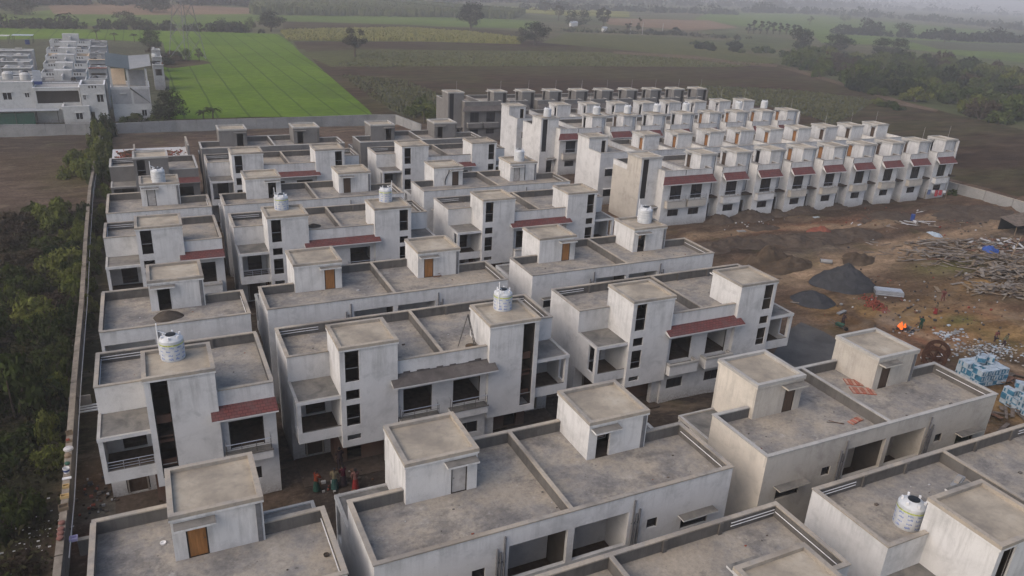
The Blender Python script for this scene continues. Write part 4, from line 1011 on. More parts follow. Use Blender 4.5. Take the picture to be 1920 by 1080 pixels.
# bushes at mid distance
def scatter(poly,n,r0,r1,kinds,label,group,hk=1.0,mind=.6):
    P=[G(a,c) for a,c in poly]; xs=[p.x for p in P]; ys=[p.y for p in P]; out=[]
    def inside(x,y):
        k=False
        for a,c in zip(P,P[1:]+P[:1]):
            if (a.y>y)!=(c.y>y) and x<(c.x-a.x)*(y-a.y)/(c.y-a.y)+a.x: k=not k
        return k
    tries=0
    while len(out)<n and tries<n*60:
        tries+=1
        x,y=q.uniform(min(xs),max(xs)),q.uniform(min(ys),max(ys)); rr=q.uniform(r0,r1)
        if inside(x,y) and all((x-a)**2+(y-c)**2>(mind*(rr+d))**2 for a,c,d in out): out.append((x,y,rr))
    for x,y,rr in out:
        k=q.choice(kinds); bush(Vector((x,y,0)),rr,rr*q.uniform(.65,1.05)*hk,k,label[k] if isinstance(label,dict) else label,group,q=q)
LR={'far':'green bush in the thicket at the right edge of the ploughed field','farb':'brownish bush in the thicket at the right edge of the ploughed field','fard':'dark bush in the thicket at the right edge of the ploughed field','leafy':'yellow green bush in the thicket at the right edge of the ploughed field'}
scatter([(1462,108),(1560,108),(1640,112),(1760,118),(1925,150),(1925,245),(1800,212),(1720,196),(1640,176),(1540,146)],135,3.8,8.0,['far','far','far','far','fard','fard','farb','farb','far','far','leafy'],LR,'bushes of the right thicket',1.1,.55)
scatter([(1290,84),(1360,78),(1400,84),(1440,92),(1440,102),(1380,100),(1300,90)],14,3,5.5,['fard','far'],'dark bush in the clump left of the thicket','bushes of the small clump',.9)
scatter([(1205,58),(1270,56),(1275,66),(1205,66)],9,2.5,4,['fard'],'hazy dark bush beside the slim upright trees','bushes by the slim trees',.8)
scatter([(1640,190),(1690,190),(1700,210),(1650,205)],5,1.5,2.6,['far','leafy'],'single bush at the near edge of the ploughed field, right','bushes on the field edge')
scatter([(770,195),(830,195),(830,222),(775,225)],7,1.8,3.2,['far','leafy'],'green bush behind the wall near the grey terrace','bushes near the grey terrace',1.2)
scatter([(280,98),(335,100),(340,122),(290,126)],9,1.8,3,['farb','farb','fard'],'brown bush by the foot of the pylon','bushes at the pylon',.9)
scatter([(230,226),(312,224),(312,234),(230,238)],6,1.5,2.4,['fard','far'],'dark bush along the rear boundary wall','bushes at the rear wall')
scatter([(1760,345),(1830,362),(1790,368),(1750,355)],5,1.,1.8,['far'],'small bush at the foot of the low right wall','bushes at the low wall',.7)
def hedge(pl,h,w,n,ls,mat,label,name='hedgerow',cat='hedge',seed=1):
    qq=random.Random(seed); cl=[]
    P=[G(*a) for a in pl]
    for a,c in zip(P,P[1:]):
        L=(c-a).length; k=max(2,int(L/(h*.5)))
        for i in range(k):
            t=(i+qq.random())/k; p=a.lerp(c,t); hh=h*qq.uniform(.45,1.25)*(1.6 if qq.random()<.1 else 1)
            cl.append(((p.x+qq.gauss(0,w),p.y+qq.gauss(0,w),hh*.45),(hh*.75,hh*.55)))
    single(name,cloud(cl,n,ls,seed,mat,name),(0,0,-.3),label,cat,kind='stuff')
hedge([(-40,50),(120,52),(300,55),(480,60)],4,2,3800,.8,'leafd','low dark hedge along the far side of the bright green field',seed=2)
hedge([(985,17),(1150,20),(1380,27)],7,5,3000,1.8,'leafd','hazy dark hedge behind the farm trees',seed=3)
hedge([(1560,62),(1680,68),(1800,76),(1930,80)],7,4,3500,1.6,'leafd','long dark hazy hedge at the right below the pale field',seed=4)
hedge([(1380,22),(1540,26),(1700,36),(1860,50),(1930,58)],9,8,3500,2.4,'leafd','very hazy tree line between two pale fields, upper right',seed=5)
hedge([(1440,12),(1600,14),(1760,22),(1930,32)],14,14,3000,4,'leafd','faint tree line near the horizon, right',seed=6)
hedge([(900,4),(1100,6),(1300,10),(1480,14)],12,10,3000,3,'leafd','faint tree line near the horizon, centre',seed=7)
hedge([(-20,12),(110,8),(250,6),(480,8)],9,8,3500,2.2,'leafd','hazy tree belt along the top left edge',seed=8)
hedge([(1000,-4),(1300,2),(1600,8),(1930,20)],22,25,2500,7,'leafd','pale line of woods on the horizon',seed=9)
hedge([(480,-2),(700,1),(960,3)],12,10,2500,3,'leafd','hazy tree belt along the top centre edge',seed=10)
hedge([(1060,58),(1290,66),(1400,74)],2.5,2,900,.9,'leafo','low weeds along the crop field edge',name='weeds',cat='weeds',seed=11)
def tallcrop(pl,z,n,ls,mat,label,seed,sheetmat):
    qq=random.Random(seed); P=[G(*a) for a in pl]; vs=[];fs=[]
    xs=[p.x for p in P];ys=[p.y for p in P]
    def inside(x,y):
        k=False
        for a,c in zip(P,P[1:]+P[:1]):
            if (a.y>y)!=(c.y>y) and x<(c.x-a.x)*(y-a.y)/(c.y-a.y)+a.x: k=not k
        return k
    cl=[]
    while len(vs)<n*4:
        x,y=qq.uniform(min(xs),max(xs)),qq.uniform(min(ys),max(ys))
        if not inside(x,y): continue
        h=z*qq.uniform(.6,1.15); a=qq.uniform(0,6.28); o=len(vs); w=ls*qq.uniform(.6,1.3); dx,dy=math.cos(a)*w,math.sin(a)*w
        vs+= [(x-dx,y-dy,h*.1),(x+dx,y+dy,h*.1),(x+dx*.5+w*.4,y+dy*.5,h),(x-dx*.5,y-dy*.5+w*.4,h)]; fs.append((o,o+1,o+2,o+3))
    me=bpy.data.meshes.new('crop'); me.from_pydata(vs,[],fs); me.materials.append(MAT[mat]); me.update()
    single('crop',me,(0,0,-.3),label,'crop',kind='stuff')
MAT['sage']=leafmat('sage_leaves',(.068,.068,.032),(.068,.068,.032),.5); MAT['cane']=leafmat('cane_leaves',(.10,.115,.05),(.10,.115,.05),.5); MAT['mustard']=leafmat('yellow_crop_leaves',(.21,.20,.06),(.21,.20,.06),.4)
tallcrop([(470,28),(640,30),(800,32),(960,36),(985,26),(800,12),(470,6)],5.5,9000,1.3,'cane','tall hazy sugar cane standing beyond the green strip',31,None)
tallcrop([(525,58),(650,55),(760,53),(880,61),(985,73),(975,82),(800,77),(540,75)],1.5,9000,.5,'mustard','yellow green standing crop behind the loose tree',32,None)
tallcrop([(1310,160),(1480,168),(1610,182),(1640,190),(1600,215),(1560,232),(1480,205),(1290,182)],.7,2200,.35,'sage','low sage scrub at the right end of the terraces',33,None)
tallcrop([(640,140),(760,150),(830,178),(810,212),(770,222),(700,185)],.7,1500,.3,'sage','low sage scrub between the bright field and the grey terrace',34,None)
tallcrop([(620,124),(690,95),(1120,99),(1460,118),(1380,125),(1000,123)],.5,2500,.4,'sage','low green crop leaves beyond the ploughed field',35,None)
# ------------------------------------------------------------------ palms, pylon, wires
MAT['palm']=leafmat('palm_leaves',(.06,.075,.03),(.08,.09,.035))
def palm_mesh(seed):
    qq=random.Random(seed); b=MB(); b.tube((0,0,0),(.02,0,.55),.045,.03,'bark',7); c=MB()
    for i in range(13):
        a=i*2*math.pi/13+qq.uniform(-.2,.2); up=qq.uniform(.2,.75); prev=None
        for k in range(6):
            t=k/5; r=.5*t; z=.55+up*t*1.1-.75*up*t*t*1.2-.12*t*t; w=.085*math.sin(math.pi*min(.97,t*.9+.1))
            p=Vector((math.cos(a)*r,math.sin(a)*r,z)); s=Vector((-math.sin(a),math.cos(a),-.2))*w
            if prev: c.face([prev[0],prev[1],p+s,p-s],'palm')
            prev=(p-s,p+s)
    return b.mesh('trunk'),c.mesh('crown')
PALM=[palm_mesh(i) for i in range(3)]
for i,(px,py,h,lb) in enumerate([(400,232,44,'banana palm at the rear wall beside the grey twin house'),(382,230,34,'smaller palm left of the banana palm at the rear wall'),(795,228,38,'palm behind the wall left of the grey terrace'),(182,72,22,'palm between the settlement houses and the green field'),(215,76,20,'thin palm behind the settlement, centre'),(252,78,20,'palm left of the dark round tree behind the settlement'),(190,226,34,'leaning palm in front of the white settlement house'),(262,232,28,'drooping palm below the unfinished settlement house')]):
    p=G(px,py); H=h*mpp(px,py); r=empty('palm_tree',(p.x,p.y,-.2),i,lb,'palm','palms'); r.scale=(H*.9,H*.9,H)
    for nm,me in zip(('trunk','crown'),PALM[i%3]):
        o=bpy.data.objects.new(nm,me); col.objects.link(o); o.parent=r
p=G(352,108); b=MB(); c=MB()
W0,W1,HT=4.2,.7,38
def leg(sx,sy,z): t=z/HT; w=W0+(W1-W0)*min(1,t*1.25); return (sx*w,sy*w,z)
lv=[0,7,13,18,22.5,26.5,30,34,38]
for sx in (-1,1):
    for sy in (-1,1):
        for a,e in zip(lv,lv[1:]): b.tube(leg(sx,sy,a),leg(sx,sy,e),.13,.13,'zinc2',5)
for a,e in zip(lv,lv[1:]):
    for (x1,y1),(x2,y2) in (((-1,-1),(1,-1)),((1,-1),(1,1)),((1,1),(-1,1)),((-1,1),(-1,-1))):
        c.tube(leg(x1,y1,a),leg(x2,y2,e),.075,.075,'zinc2',4); c.tube(leg(x2,y2,a),leg(x1,y1,e),.075,.075,'zinc2',4)
d=MB()
for z in (27,31.5,36):
    for s in (-1,1):
        d.tube((s*.8,0,z),(s*5,0,z+.3),.09,.06,'zinc2',5); d.tube((s*.8,0,z+1.2),(s*5,0,z+.3),.07,.05,'zinc2',5)
MAT['zinc2']=flat('galvanised_steel',(.16,.16,.16),.6,.2,2,.3)
py_=empty('pylon',(p.x,p.y,-.4),rad(35),'tall lattice steel pylon at the edge of the bright green field, top left','pylon')
for bb,nm in ((b,'leg_frame'),(c,'bracing'),(d,'cross_arm')):
    o=bpy.data.objects.new(nm,bb.mesh(nm)); col.objects.link(o); o.parent=py_
top=Vector((p.x,p.y,0))
far=G(1240,66)
for i,(s,z) in enumerate(((-1,27),(1,27),(-1,31.5))):
    b=MB(); A=top+Vector((s*4.1,-s*2.8,z)); E=Vector((far.x+s*6,far.y-s*6,12+i*3)); N=30
    pr=A
    for k in range(1,N+1):
        t=k/N; Q=A.lerp(E,t); Q.z-=7*4*t*(1-t)*.6; b.tube(pr,Q,.045,.045,'iron',4,False); pr=Q
    single('power_line',b,(0,0,0),'thin sagging power line running from the pylon over the fields','power line','power lines')
for i,(px,py2,h) in enumerate([(1182,62,24),(1204,64,22),(1242,60,16),(1709,82,22),(1690,16,18),(1690-80,13,18),(1862,14,16),(968,20,10)]):
    g=G(px,py2); s=mpp(px,py2); b=MB(); b.tube((0,0,0),(0,0,h*s),.16,.11,'rodw' if i<3 else 'iron',6); b.box(-1.1,1.1,-.06,.06,h*s*.9,h*s*.9+.12,'iron')
    single('utility_pole',b,(g.x,g.y,-.3),['pale pole left of the slim upright tree','pale pole right of the slim upright tree','pale pole at the right end of the farm bushes','dark leaning pole in front of the long hedge','faint pole on the horizon, right','faint pole on the horizon, centre right','faint pole at the far right of the horizon','faint pole by the pale yellow field'][i],'pole')
# ------------------------------------------------------------------ settlement at the upper left
def sett(name,label,pxl,pxr,py,h,dep,paint,par=.8,wins=(),roofz=None,tank=0,extra=None,z=0.0,openings=()):
    a,e=G(pxl,py,z),G(pxr,py,z); w=e.x-a.x
    r=empty(name,(a.x,a.y,0),0,label,'house','houses of the old settlement')
    b=MB(); hs=[(w*f0,w*f1,z0,z1) for f0,f1,z0,z1 in list(wins)+list(openings)]
    b.wall('y',0,.2,0,w,-.4,h,hs,paint,yp='inside'); b.box(0,.2,.2,dep,-.4,h,paint); b.box(w-.2,w,.2,dep,-.4,h,paint); b.box(.2,w-.2,dep-.2,dep,-.4,h,paint); b.box(.2,w-.2,.2,dep-.2,h-par-.15,h-par,'inside',zp='greycoping'); b.box(.2,w-.2,2.2,2.3,0,h-par-.15,'inside')
    o=bpy.data.objects.new('wall',b.mesh('wall')); col.objects.link(o); o.parent=r
    b=MB(); 
    for q_ in ((-.06,w+.06,-.06,.24),(-.06,w+.06,dep-.24,dep+.06),(-.06,.24,.24,dep-.24),(w-.24,w+.06,.24,dep-.24)): b.box(*q_,h,h+.08,'whitep' if paint!='grey' else 'greycoping')
    o=bpy.data.objects.new('coping',b.mesh('coping')); col.objects.link(o); o.parent=r
    for f0,f1,z0,z1 in wins:
        b=MB(); b.box(w*f0,w*f1,.12,.14,z0,z1,'glass'); 
        for xx in (w*f0,w*(f0+f1)/2-.03,w*f1-.06): b.box(xx,xx+.06,.05,.12,z0,z1,'whitep')
        o=bpy.data.objects.new('window',b.mesh('window')); col.objects.link(o); o.parent=r
        b=MB(); b.box(w*f0-.15,w*f1+.15,-.35,0,z1+.1,z1+.18,paint); o=bpy.data.objects.new('window_canopy',b.mesh('window_canopy')); col.objects.link(o); o.parent=r
    if extra: extra(r,w)
    return r
MAT['settw']=plaster('settlement_white',(.40,.40,.39),.45); MAT['settg']=plaster('settlement_grey',(.27,.27,.27),.3); MAT['peach']=plaster('peach_plaster',(.62,.48,.34),.2)
def para_slots(r,w,h=6.6,sets=(.2,.6)):
    b=MB()
    for f in sets:
        for k in range(3): b.box(w*f+k*.55,w*f+k*.55+.25,-.02,-.001,h-.62,h-.15,'frame')
    o=bpy.data.objects.new('parapet_slots',b.mesh('parapet_slots')); col.objects.link(o); o.parent=r
sett('settlement_house','white settlement house at the left edge of the picture with round tanks on top',-60,72,231,7.6,8,'settw',wins=((.55,.68,4.3,5.6),(.86,.93,4.7,5.5)))
sett('settlement_house','settlement house with a wide dark balcony opening under a flat roof',73,158,229,6.6,7,'settw',par=.2,openings=((.05,.97,3.6,6.0),))
sett('settlement_house','low white front block with one barred window by the rear wall',122,172,233,3.4,5,'settw',wins=((.45,.72,.9,2.1),))
sett('settlement_house','white two storey settlement house with a dark door',160,206,231,7.4,7,'settw',wins=((.08,.2,4.6,5.4),(.62,.9,4.1,5.5)),openings=((.15,.45,0,2.2),),extra=lambda r,w:para_slots(r,w,7.4,(.35,)))
MAT['zincp']=flat('dull_sheet_roof',(.19,.195,.195),.6,.15,.6); MAT['zincd']=flat('dark_sheet_roof',(.065,.078,.078),.5,.15,.6)
def bigroof(r,w):
    b=MB(); b.face([(-.3,-.4,10.9),(w*.55,-.4,10.2),(w*.55,7.5,12.0),(-.3,7.5,12.6)],'zincd'); b.face([(w*.55,-.4,10.2),(w+.8,-.4,10.9),(w+.8,7.5,12.3),(w*.55,7.5,12.0)],'zincp')
    b.face([(-.3,7.5,12.55),(w*.55,7.5,11.95),(w*.55,-.4,10.15),(-.3,-.4,10.85)],'zincd'); b.face([(w*.55,7.5,11.95),(w+.8,7.5,12.25),(w+.8,-.4,10.85),(w*.55,-.4,10.15)],'zincp')
    o=bpy.data.objects.new('sheet_roof',b.mesh('sheet_roof')); col.objects.link(o); o.parent=r
    for x in (.1,w*.45,w-.5):
        b=MB(); b.box(x,x+.4,.02,.4,6.6,10.3 if x>1 else 10.7,'settw'); o=bpy.data.objects.new('pillar',b.mesh('pillar')); col.objects.link(o); o.parent=r
    b=MB(); b.box(w*.5,w-.6,3,3.2,6.6,9.6,'settg'); b.box(w*.05,w*.4,4,4.2,6.6,9.8,'peach'); o=bpy.data.objects.new('back_wall',b.mesh('back_wall')); col.objects.link(o); o.parent=r
    b=MB(); b.face([(w*.5,-.15,6.4),(w+.3,-1.2,3.2),(w+.3,-.9,3.2),(w*.5,.0,6.6)],'frame'); b.face([(w*.5,0,6.35),(w+.3,-.9,3.1),(w+.3,-1.2,3.1),(w*.5,-.15,6.3)],'frame'); o=bpy.data.objects.new('outer_stair',b.mesh('outer_stair')); col.objects.link(o); o.parent=r
    b=MB(); b.box(-.02,w*.5,-.05,-.001,3.3,6.2,'settg'); b.box(w*.56,w-.2,-.05,-.001,3.3,6.2,'settg'); o=bpy.data.objects.new('grey_panel',b.mesh('grey_panel')); col.objects.link(o); o.parent=r
sett('unfinished_house','tall unfinished grey settlement house with a slanted sheet roof over an open storey',216,288,226,6.6,9,'settw',par=.1,wins=((.72,.86,.8,2.0),(.24,.36,4.2,5.2)),extra=bigroof)
# houses behind: placed by their roof edges
def clutter(r,w,dep,z):
    for t in range(3):
        b=MB(); x,y=R.uniform(.4,w-1.6),R.uniform(.6,dep-1.8)
        if R.random()<.5: b.lathe([(0,0),(.5,0),(.52,.9),(.3,1.15),(0,1.2)],R.choice(['black','settw','settg']),10,(x,y,z)); nm='roof_tank'
        else: b.box(x,x+R.uniform(.6,1.8),y,y+R.uniform(.5,1.4),z,z+R.uniform(.4,1.7),R.choice(['settg','greycoping','zincp'])); nm='roof_box'
        o=bpy.data.objects.new(nm,b.mesh(nm)); col.objects.link(o); o.parent=r
k=0
names_mid=['nearest','second','third','fourth','fifth','sixth','farthest']
for i,(v,dx) in enumerate(((152,0),(136,4),(119,8),(105,12),(92,14),(76,20))):
    h=6.8
    a=G(72+dx,v,h); e=G(160+dx*.5,v,h)
    def ex(r,w,h=h):
        para_slots(r,w,h,(.12,.72)); b=MB(); b.box(w*.5-.15,w*.5+.15,.2,6,h,h+1.0,'settw'); o=bpy.data.objects.new('divider',b.mesh('divider')); col.objects.link(o); o.parent=r
    s=empty('settlement_house',(a.x,a.y,0),0,f'{names_mid[i]} white twin house in the middle file of the settlement'+(' with one peach half' if i==3 else ''),'house','houses of the old settlement'); w=e.x-a.x
    b=MB(); dep=7
    b.wall('y',0,.2,0,w,-.4,h,[(w*.1,w*.25,4,5.3),(w*.32,w*.42,4,5.3),(w*.6,w*.75,4,5.3),(w*.8,w*.9,4,5.3)],'settg' if i==0 else 'settw',yp='inside'); b.box(0,.2,.2,dep,-.4,h,'settw'); b.box(w-.2,w,.2,dep,-.4,h,'peach' if i==3 else 'settw'); b.box(.2,w-.2,dep-.2,dep,-.4,h,'settw',ym='settg' if i!=3 else 'peach'); b.box(.2,w-.2,.2,dep-.2,5.7,5.9,'inside',zp='greycoping'); b.box(.2,w-.2,2.2,2.3,0,5.7,'inside')
    o=bpy.data.objects.new('wall',b.mesh('wall')); col.objects.link(o); o.parent=s
    b=MB(); b.box(w*.1,w*.42,-.5,0,5.4,5.5,'settw'); b.box(w*.6,w*.9,-.5,0,5.4,5.5,'settw'); b.box(w*.3,w*.7,4.2,6.8,5.9,8.4,'settw'); o=bpy.data.objects.new('stair_headroom',b.mesh('stair_headroom')); col.objects.link(o); o.parent=s
    ex(s,w); clutter(s,w,7,5.9)
for i,(v,x0,x1) in enumerate(((167,34,64),(153,24,62),(140,14,60),(128,4,58),(116,-10,56),(105,-24,52),(95,-40,60))):
    h=6.2; a=G(x0,v,h); e=G(x1,v,h); w=e.x-a.x
    s=empty('settlement_house',(a.x,a.y,0),0,f'{names_mid[i]} flat house in the left file of the settlement','house','houses of the old settlement')
    b=MB(); b.wall('y',0,.2,0,w,-.4,h,[(w*.15,w*.85,3.6,5.2)],'settg',yp='inside'); b.box(0,.2,.2,6,-.4,h,'settw'); b.box(w-.2,w,.2,6,-.4,h,'settw'); b.box(.2,w-.2,5.8,6,-.4,h,'settw'); b.box(.2,w-.2,.2,5.8,5.3,5.5,'inside',zp='greycoping'); b.box(.2,w-.2,2.4,2.5,0,5.3,'inside'); o=bpy.data.objects.new('wall',b.mesh('wall')); col.objects.link(o); o.parent=s
    b=MB(); b.box(-.1,w+.1,-.5,.3,h,h+.12,'settw'); o=bpy.data.objects.new('coping',b.mesh('coping')); col.objects.link(o); o.parent=s; clutter(s,w,6,5.5)
for i,(v,pa) in enumerate(((148,'settw'),(128,'redp'),(112,'peach'),(100,'settw'),(88,'settw'),(79,'settw'))):
    if pa=='redp': MAT['redp']=plaster('red_plaster',(.30,.14,.11),.2)
    h=6.4; a=G(166,v,h); e=G(200,v,h); w=e.x-a.x
    s=empty('settlement_house',(a.x,a.y,0),0,f'{names_mid[i]} narrow house in the right file of the settlement','house','houses of the old settlement')
    b=MB(); b.wall('y',0,.2,0,w,-.4,h,[(w*.1,w*.9,3.4,5.3),(w*.1,w*.5,.1,2.2)],'settg',yp='inside'); b.box(0,.2,.2,6,-.4,h,'settg'); b.box(w-.2,w,.2,6,-.4,h,'settg'); b.box(.2,w-.2,5.8,6,-.4,h,'settg'); b.box(.2,w-.2,.2,5.8,5.3,5.5,'inside',zp='greycoping'); b.box(.2,w-.2,1.8,1.9,0,5.3,'inside'); o=bpy.data.objects.new('wall',b.mesh('wall')); col.objects.link(o); o.parent=s
    b=MB(); b.box(-.1,w+.1,-.3,.3,h,h+.14,pa); o=bpy.data.objects.new('coping',b.mesh('coping')); col.objects.link(o); o.parent=s; clutter(s,w,6,5.5)
for i,(v,x0,x1) in enumerate(((122,286,306),(107,285,303),(94,284,300))):
    h=6.0; a=G(x0,v,h); e=G(x1,v,h); w=e.x-a.x
    s=empty('settlement_house',(a.x,a.y,0),0,f'{names_mid[i]} small house peeping out right of the slanted sheet roof','house','houses of the old settlement')
    b=MB(); b.wall('y',0,.2,0,w,-.4,h,[(w*.2,w*.8,3.4,5.0)],'settg',yp='inside'); b.box(0,.2,.2,6,-.4,h,'settg'); b.box(w-.2,w,.2,6,-.4,h,'brownwall' if i==0 else 'settw'); b.box(.2,w-.2,5.8,6,-.4,h,'settw'); b.box(.2,w-.2,.2,5.8,5.3,5.5,'inside',zp='greycoping'); b.box(.2,w-.2,1.8,1.9,0,5.3,'inside'); o=bpy.data.objects.new('wall',b.mesh('wall')); col.objects.link(o); o.parent=s
    b=MB(); b.box(-.1,w+.1,-.3,.3,h,h+.14,'settw'); o=bpy.data.objects.new('coping',b.mesh('coping')); col.objects.link(o); o.parent=s; clutter(s,w,6,5.5)
a=G(-50,235); b=MB(); w=G(110,235).x-a.x
for i in range(5): b.tube((w*i/4,0,0),(w*i/4,0,2.5),.06,.06,'iron',6)
s=empty('lean_to_shed',(a.x,a.y-.5,0),0,'long lean to shed with a pale sheet roof behind the rear wall, left edge','shed')
o=bpy.data.objects.new('post',b.mesh('post')); o['kind']='stuff'; col.objects.link(o); o.parent=s
b=MB(); b.box(-.3,w+.3,-.4,3.2,2.55,2.62,'zinc'); o=bpy.data.objects.new('sheet_roof',b.mesh('sheet_roof')); col.objects.link(o); o.parent=s
MAT['gcloth']=flat('green_net',(.03,.085,.06),.8,.3); b=MB(); b.box(0,w*.72,.3,.34,0,2.2,'gcloth'); o=bpy.data.objects.new('green_net',b.mesh('green_net')); col.objects.link(o); o.parent=s
for i,(px,v) in enumerate(((15,140),(48,142),(0,74),(45,73))):
    h=7.6 if i<2 else 6.5; g=G(px,v+8,h)
    if i<2:
        b=MB(); b.lathe([(0,0),(.9,0),(.95,1.1),(.6,1.4),(0,1.5)],'settw',14); single('roof_tank',b,g,['left round white tank on the left edge settlement house','right round white tank on the left edge settlement house'][i],'water tank')
    else:
        b=MB(); b.box(-2.6,2.6,-2,2,2.2,2.3,'zinc' if i==3 else 'settw'); 
        for sx in (-2.4,2.3):
            for sy in (-1.8,1.7): b.box(sx,sx+.12,sy,sy+.12,0,2.2,'iron')
        single('roof_shelter',b,g,['pale sheet shelter on the far left settlement roof','second pale sheet shelter with a blue drum below it'][i-2],'shelter')
g=G(72,158,7.0); b=MB(); b.box(-.7,.7,-.3,.3,.6,2.6,'zinc'); b.box(-.7,.7,-.35,.35,0,.6,'bluep'); single('roof_panel',b,g,'grey panel with a blue base on the settlement roof','panel')
g=G(52,83,6.2); b=MB(); b.lathe([(0,0),(.6,0),(.6,1.3),(0,1.35)],'bluep',14); single('blue_drum',b,g,'blue drum under the far settlement shelter','drum')
b=MB(); b.box(-.9,.9,0,.03,0,.9,'bag'); single('laundry',b,G(137,178,3.6),'white cloth hanging beside the settlement balcony','cloth',rz=.2)
for px,py2 in ((1072,50),(1078,49),(1133,60)):
    g=G(px,py2); b=MB(); b.box(-1.5,1.5,-1.5,1.5,0,2.6,'settw'); b.face([(-1.7,-1.7,2.6),(1.7,-1.7,2.6),(1.7,0,3.6),(-1.7,0,3.6)],'zinc'); b.face([(1.7,1.7,2.6),(-1.7,1.7,2.6),(-1.7,0,3.6),(1.7,0,3.6)],'zinc'); single('farm_shed',b,g,{1072:'left white shed below the dense farm tree',1078:'right white shed below the dense farm tree',1133:'small white shed below the tall olive tree'}[px],'shed')
# ------------------------------------------------------------------ things on the building site
cone_heap('gravel_heap',G(1583,531),3.8,2.3,'gravel','large grey gravel heap on the building site','gravel heap',seed=3,sx=1.05,sy=.85,rough=.2)
cone_heap('gravel_heap',G(1523,563),2.3,1.05,'gravel','smaller grey gravel heap behind the right twin house','gravel heap',seed=4,rough=.2)
heaps=[(1442,492,3.2,1.9,'soil','tall brown soil heap right of the white terrace corner'),(1478,500,2.8,1.1,'soil','brown soil heap next to the tall soil heap'),(1605,488,2.6,.9,'soil','low round brown soil heap left of the timber'),
(1335,468,2.6,.9,'soilg','dark spoil ridge, first from the left'),(1368,460,2.8,1.0,'soilg','dark spoil ridge, second from the left'),(1402,458,2.6,.8,'soilg','dark spoil ridge, third from the left'),(1440,452,3,.9,'soilg','dark spoil ridge, fourth from the left'),(1490,452,3.4,.9,'soilg','grey spoil mound on the middle of the track'),(1530,458,3,.7,'soilg','flat grey spoil mound left of the pale track'),(1545,446,3.4,.7,'soilg','spoil mound below the orange sand'),(1600,440,4,.8,'soilg','long spoil mound right of the orange sand'),
(1345,414,2.4,1.0,'soilg','dark spoil against the second front house'),(1402,408,2.8,1.1,'soilg','reddish spoil against the third front house'),(1452,400,2.2,.7,'soilg','dark spoil against the fourth front house'),(1500,397,2.8,1.0,'soilg','dark spoil against the fifth front house'),(1555,388,2.6,.8,'soilg','dark spoil against the sixth front house'),(1605,381,2.6,.7,'soilg','dark spoil against the seventh front house'),(1650,374,2.4,.6,'soilg','dark spoil against the eighth front house'),(1430,428,2.6,.5,'soilg','low grey mound on the track before the fourth front house'),(1660,408,4,.5,'soilg','low spoil bank before the last front houses'),(1780,398,5,.6,'soilg','low reddish bank before the low right wall'),(1852,400,5,.8,'soilg','reddish bank left of the dark shelter')]
for i,(a,c,r_,h_,m_,lb) in enumerate(heaps): cone_heap('soil_heap',G(a,c),r_,h_,m_,lb,'soil heap',seed=20+i,sx=R.uniform(1,1.7),sy=R.uniform(.6,.9),rough=.45,rz=R.uniform(-.3,.3))
MAT['redsand']=blotch('brick_dust',[(.3,(.13,.05,.035)),(.7,(.20,.07,.048))],1.5,6,.4)
cone_heap('sand_heap',G(1538,437),1.9,1.0,'redsand','heap of orange red brick dust on the track','sand heap',seed=60,rough=.5)
b=MB()
b.box(-1.45,1.45,-.55,.6,0,.42,'gpipe')
for i in range(3):
    for k in range(4): b.box(-1.5+k*.02,1.5-k*.03,-.6+i*.42+k*.015,-.3+i*.42+k*.015,.42+k*.05,.455+k*.05,'zinc')
b.box(-1.5,1.5,-.6,-.56,.05,.2,'zinc'); b.box(-1.5,1.5,-.6,-.56,.26,.38,'zinc'); single('sheet_stack',b,G(1665,552),'stack of pale metal sheets beside the gravel heap','metal sheets',rz=rad(-35))
q=random.Random(8)
for cx,cy,n,lb in ((1641,574,90,'pile of orange bricks near the fire'),(1628,561,30,'scattered red bricks at the foot of the gravel heap'),(1655,582,26,'few loose bricks beside the orange brick pile')):
    b=MB()
    for i in range(n):
        x,y=q.gauss(0,.55),q.gauss(0,.4); h=max(0,.9-1.0*math.hypot(x,y))*q.random() if n>60 else 0
        b.box(x,x+.24,y,y+.12,h,h+.1,'brick')
    o=single('brick_pile',b,G(cx,cy),lb,'bricks',rz=.4); o['kind']='stuff'
# fire and smoke
p=G(1692,617); f=empty('bonfire',p,0,'small bonfire burning on the dry ground with ash around it','fire')
b=MB(); 
for i in range(16):
    a=q.uniform(0,6.28); b.tube((math.cos(a)*.9,math.sin(a)*.6,.05),(math.cos(a+2.6)*.6,math.sin(a+2.6)*.5,.22),.05,.04,'black',5)
for i in range(40):
    x,y=q.gauss(.3,.7),q.gauss(-.3,.45); b.box(x,x+.2,y,y+.14,0,.08,q.choice(['black','bag','gpipe']))
o=bpy.data.objects.new('charred_wood',b.mesh('charred_wood')); col.objects.link(o); o.parent=f
M=bpy.data.materials.new('flame'); M.use_nodes=True; nn=M.node_tree.nodes; nn.remove(nn['Principled BSDF']); e=nn.new('ShaderNodeEmission'); e.inputs[0].default_value=(1,.17,.03,1); e.inputs[1].default_value=.85; M.node_tree.links.new(e.outputs[0],nn['Material Output'].inputs[0]); MAT['flame']=M
b=MB()
for i in range(7):
    x,y,h=q.gauss(-.1,.28),q.gauss(.1,.2),q.uniform(.3,.75); n=7; rr=.16; prof=[(0,.05),(rr,.15),(rr*.8,h*.45),(rr*.35,h*.8),(0,h)]; b.lathe(prof,'flame',n,(x,y,.08))
o=bpy.data.objects.new('flame',b.mesh('flame',True)); col.objects.link(o); o.parent=f
M=bpy.data.materials.new('smoke'); M.use_nodes=True; nn=M.node_tree.nodes; nn.remove(nn['Principled BSDF']); v=nn.new('ShaderNodeVolumePrincipled'); v.inputs['Color'].default_value=(.75,.75,.82,1); v.inputs['Density'].default_value=.035; M.node_tree.links.new(v.outputs[0],nn['Material Output'].inputs['Volume']); MAT['smoke']=M
a,e2=G(1692,612,.6),G(1642,590,1.1); b=MB(); N=12
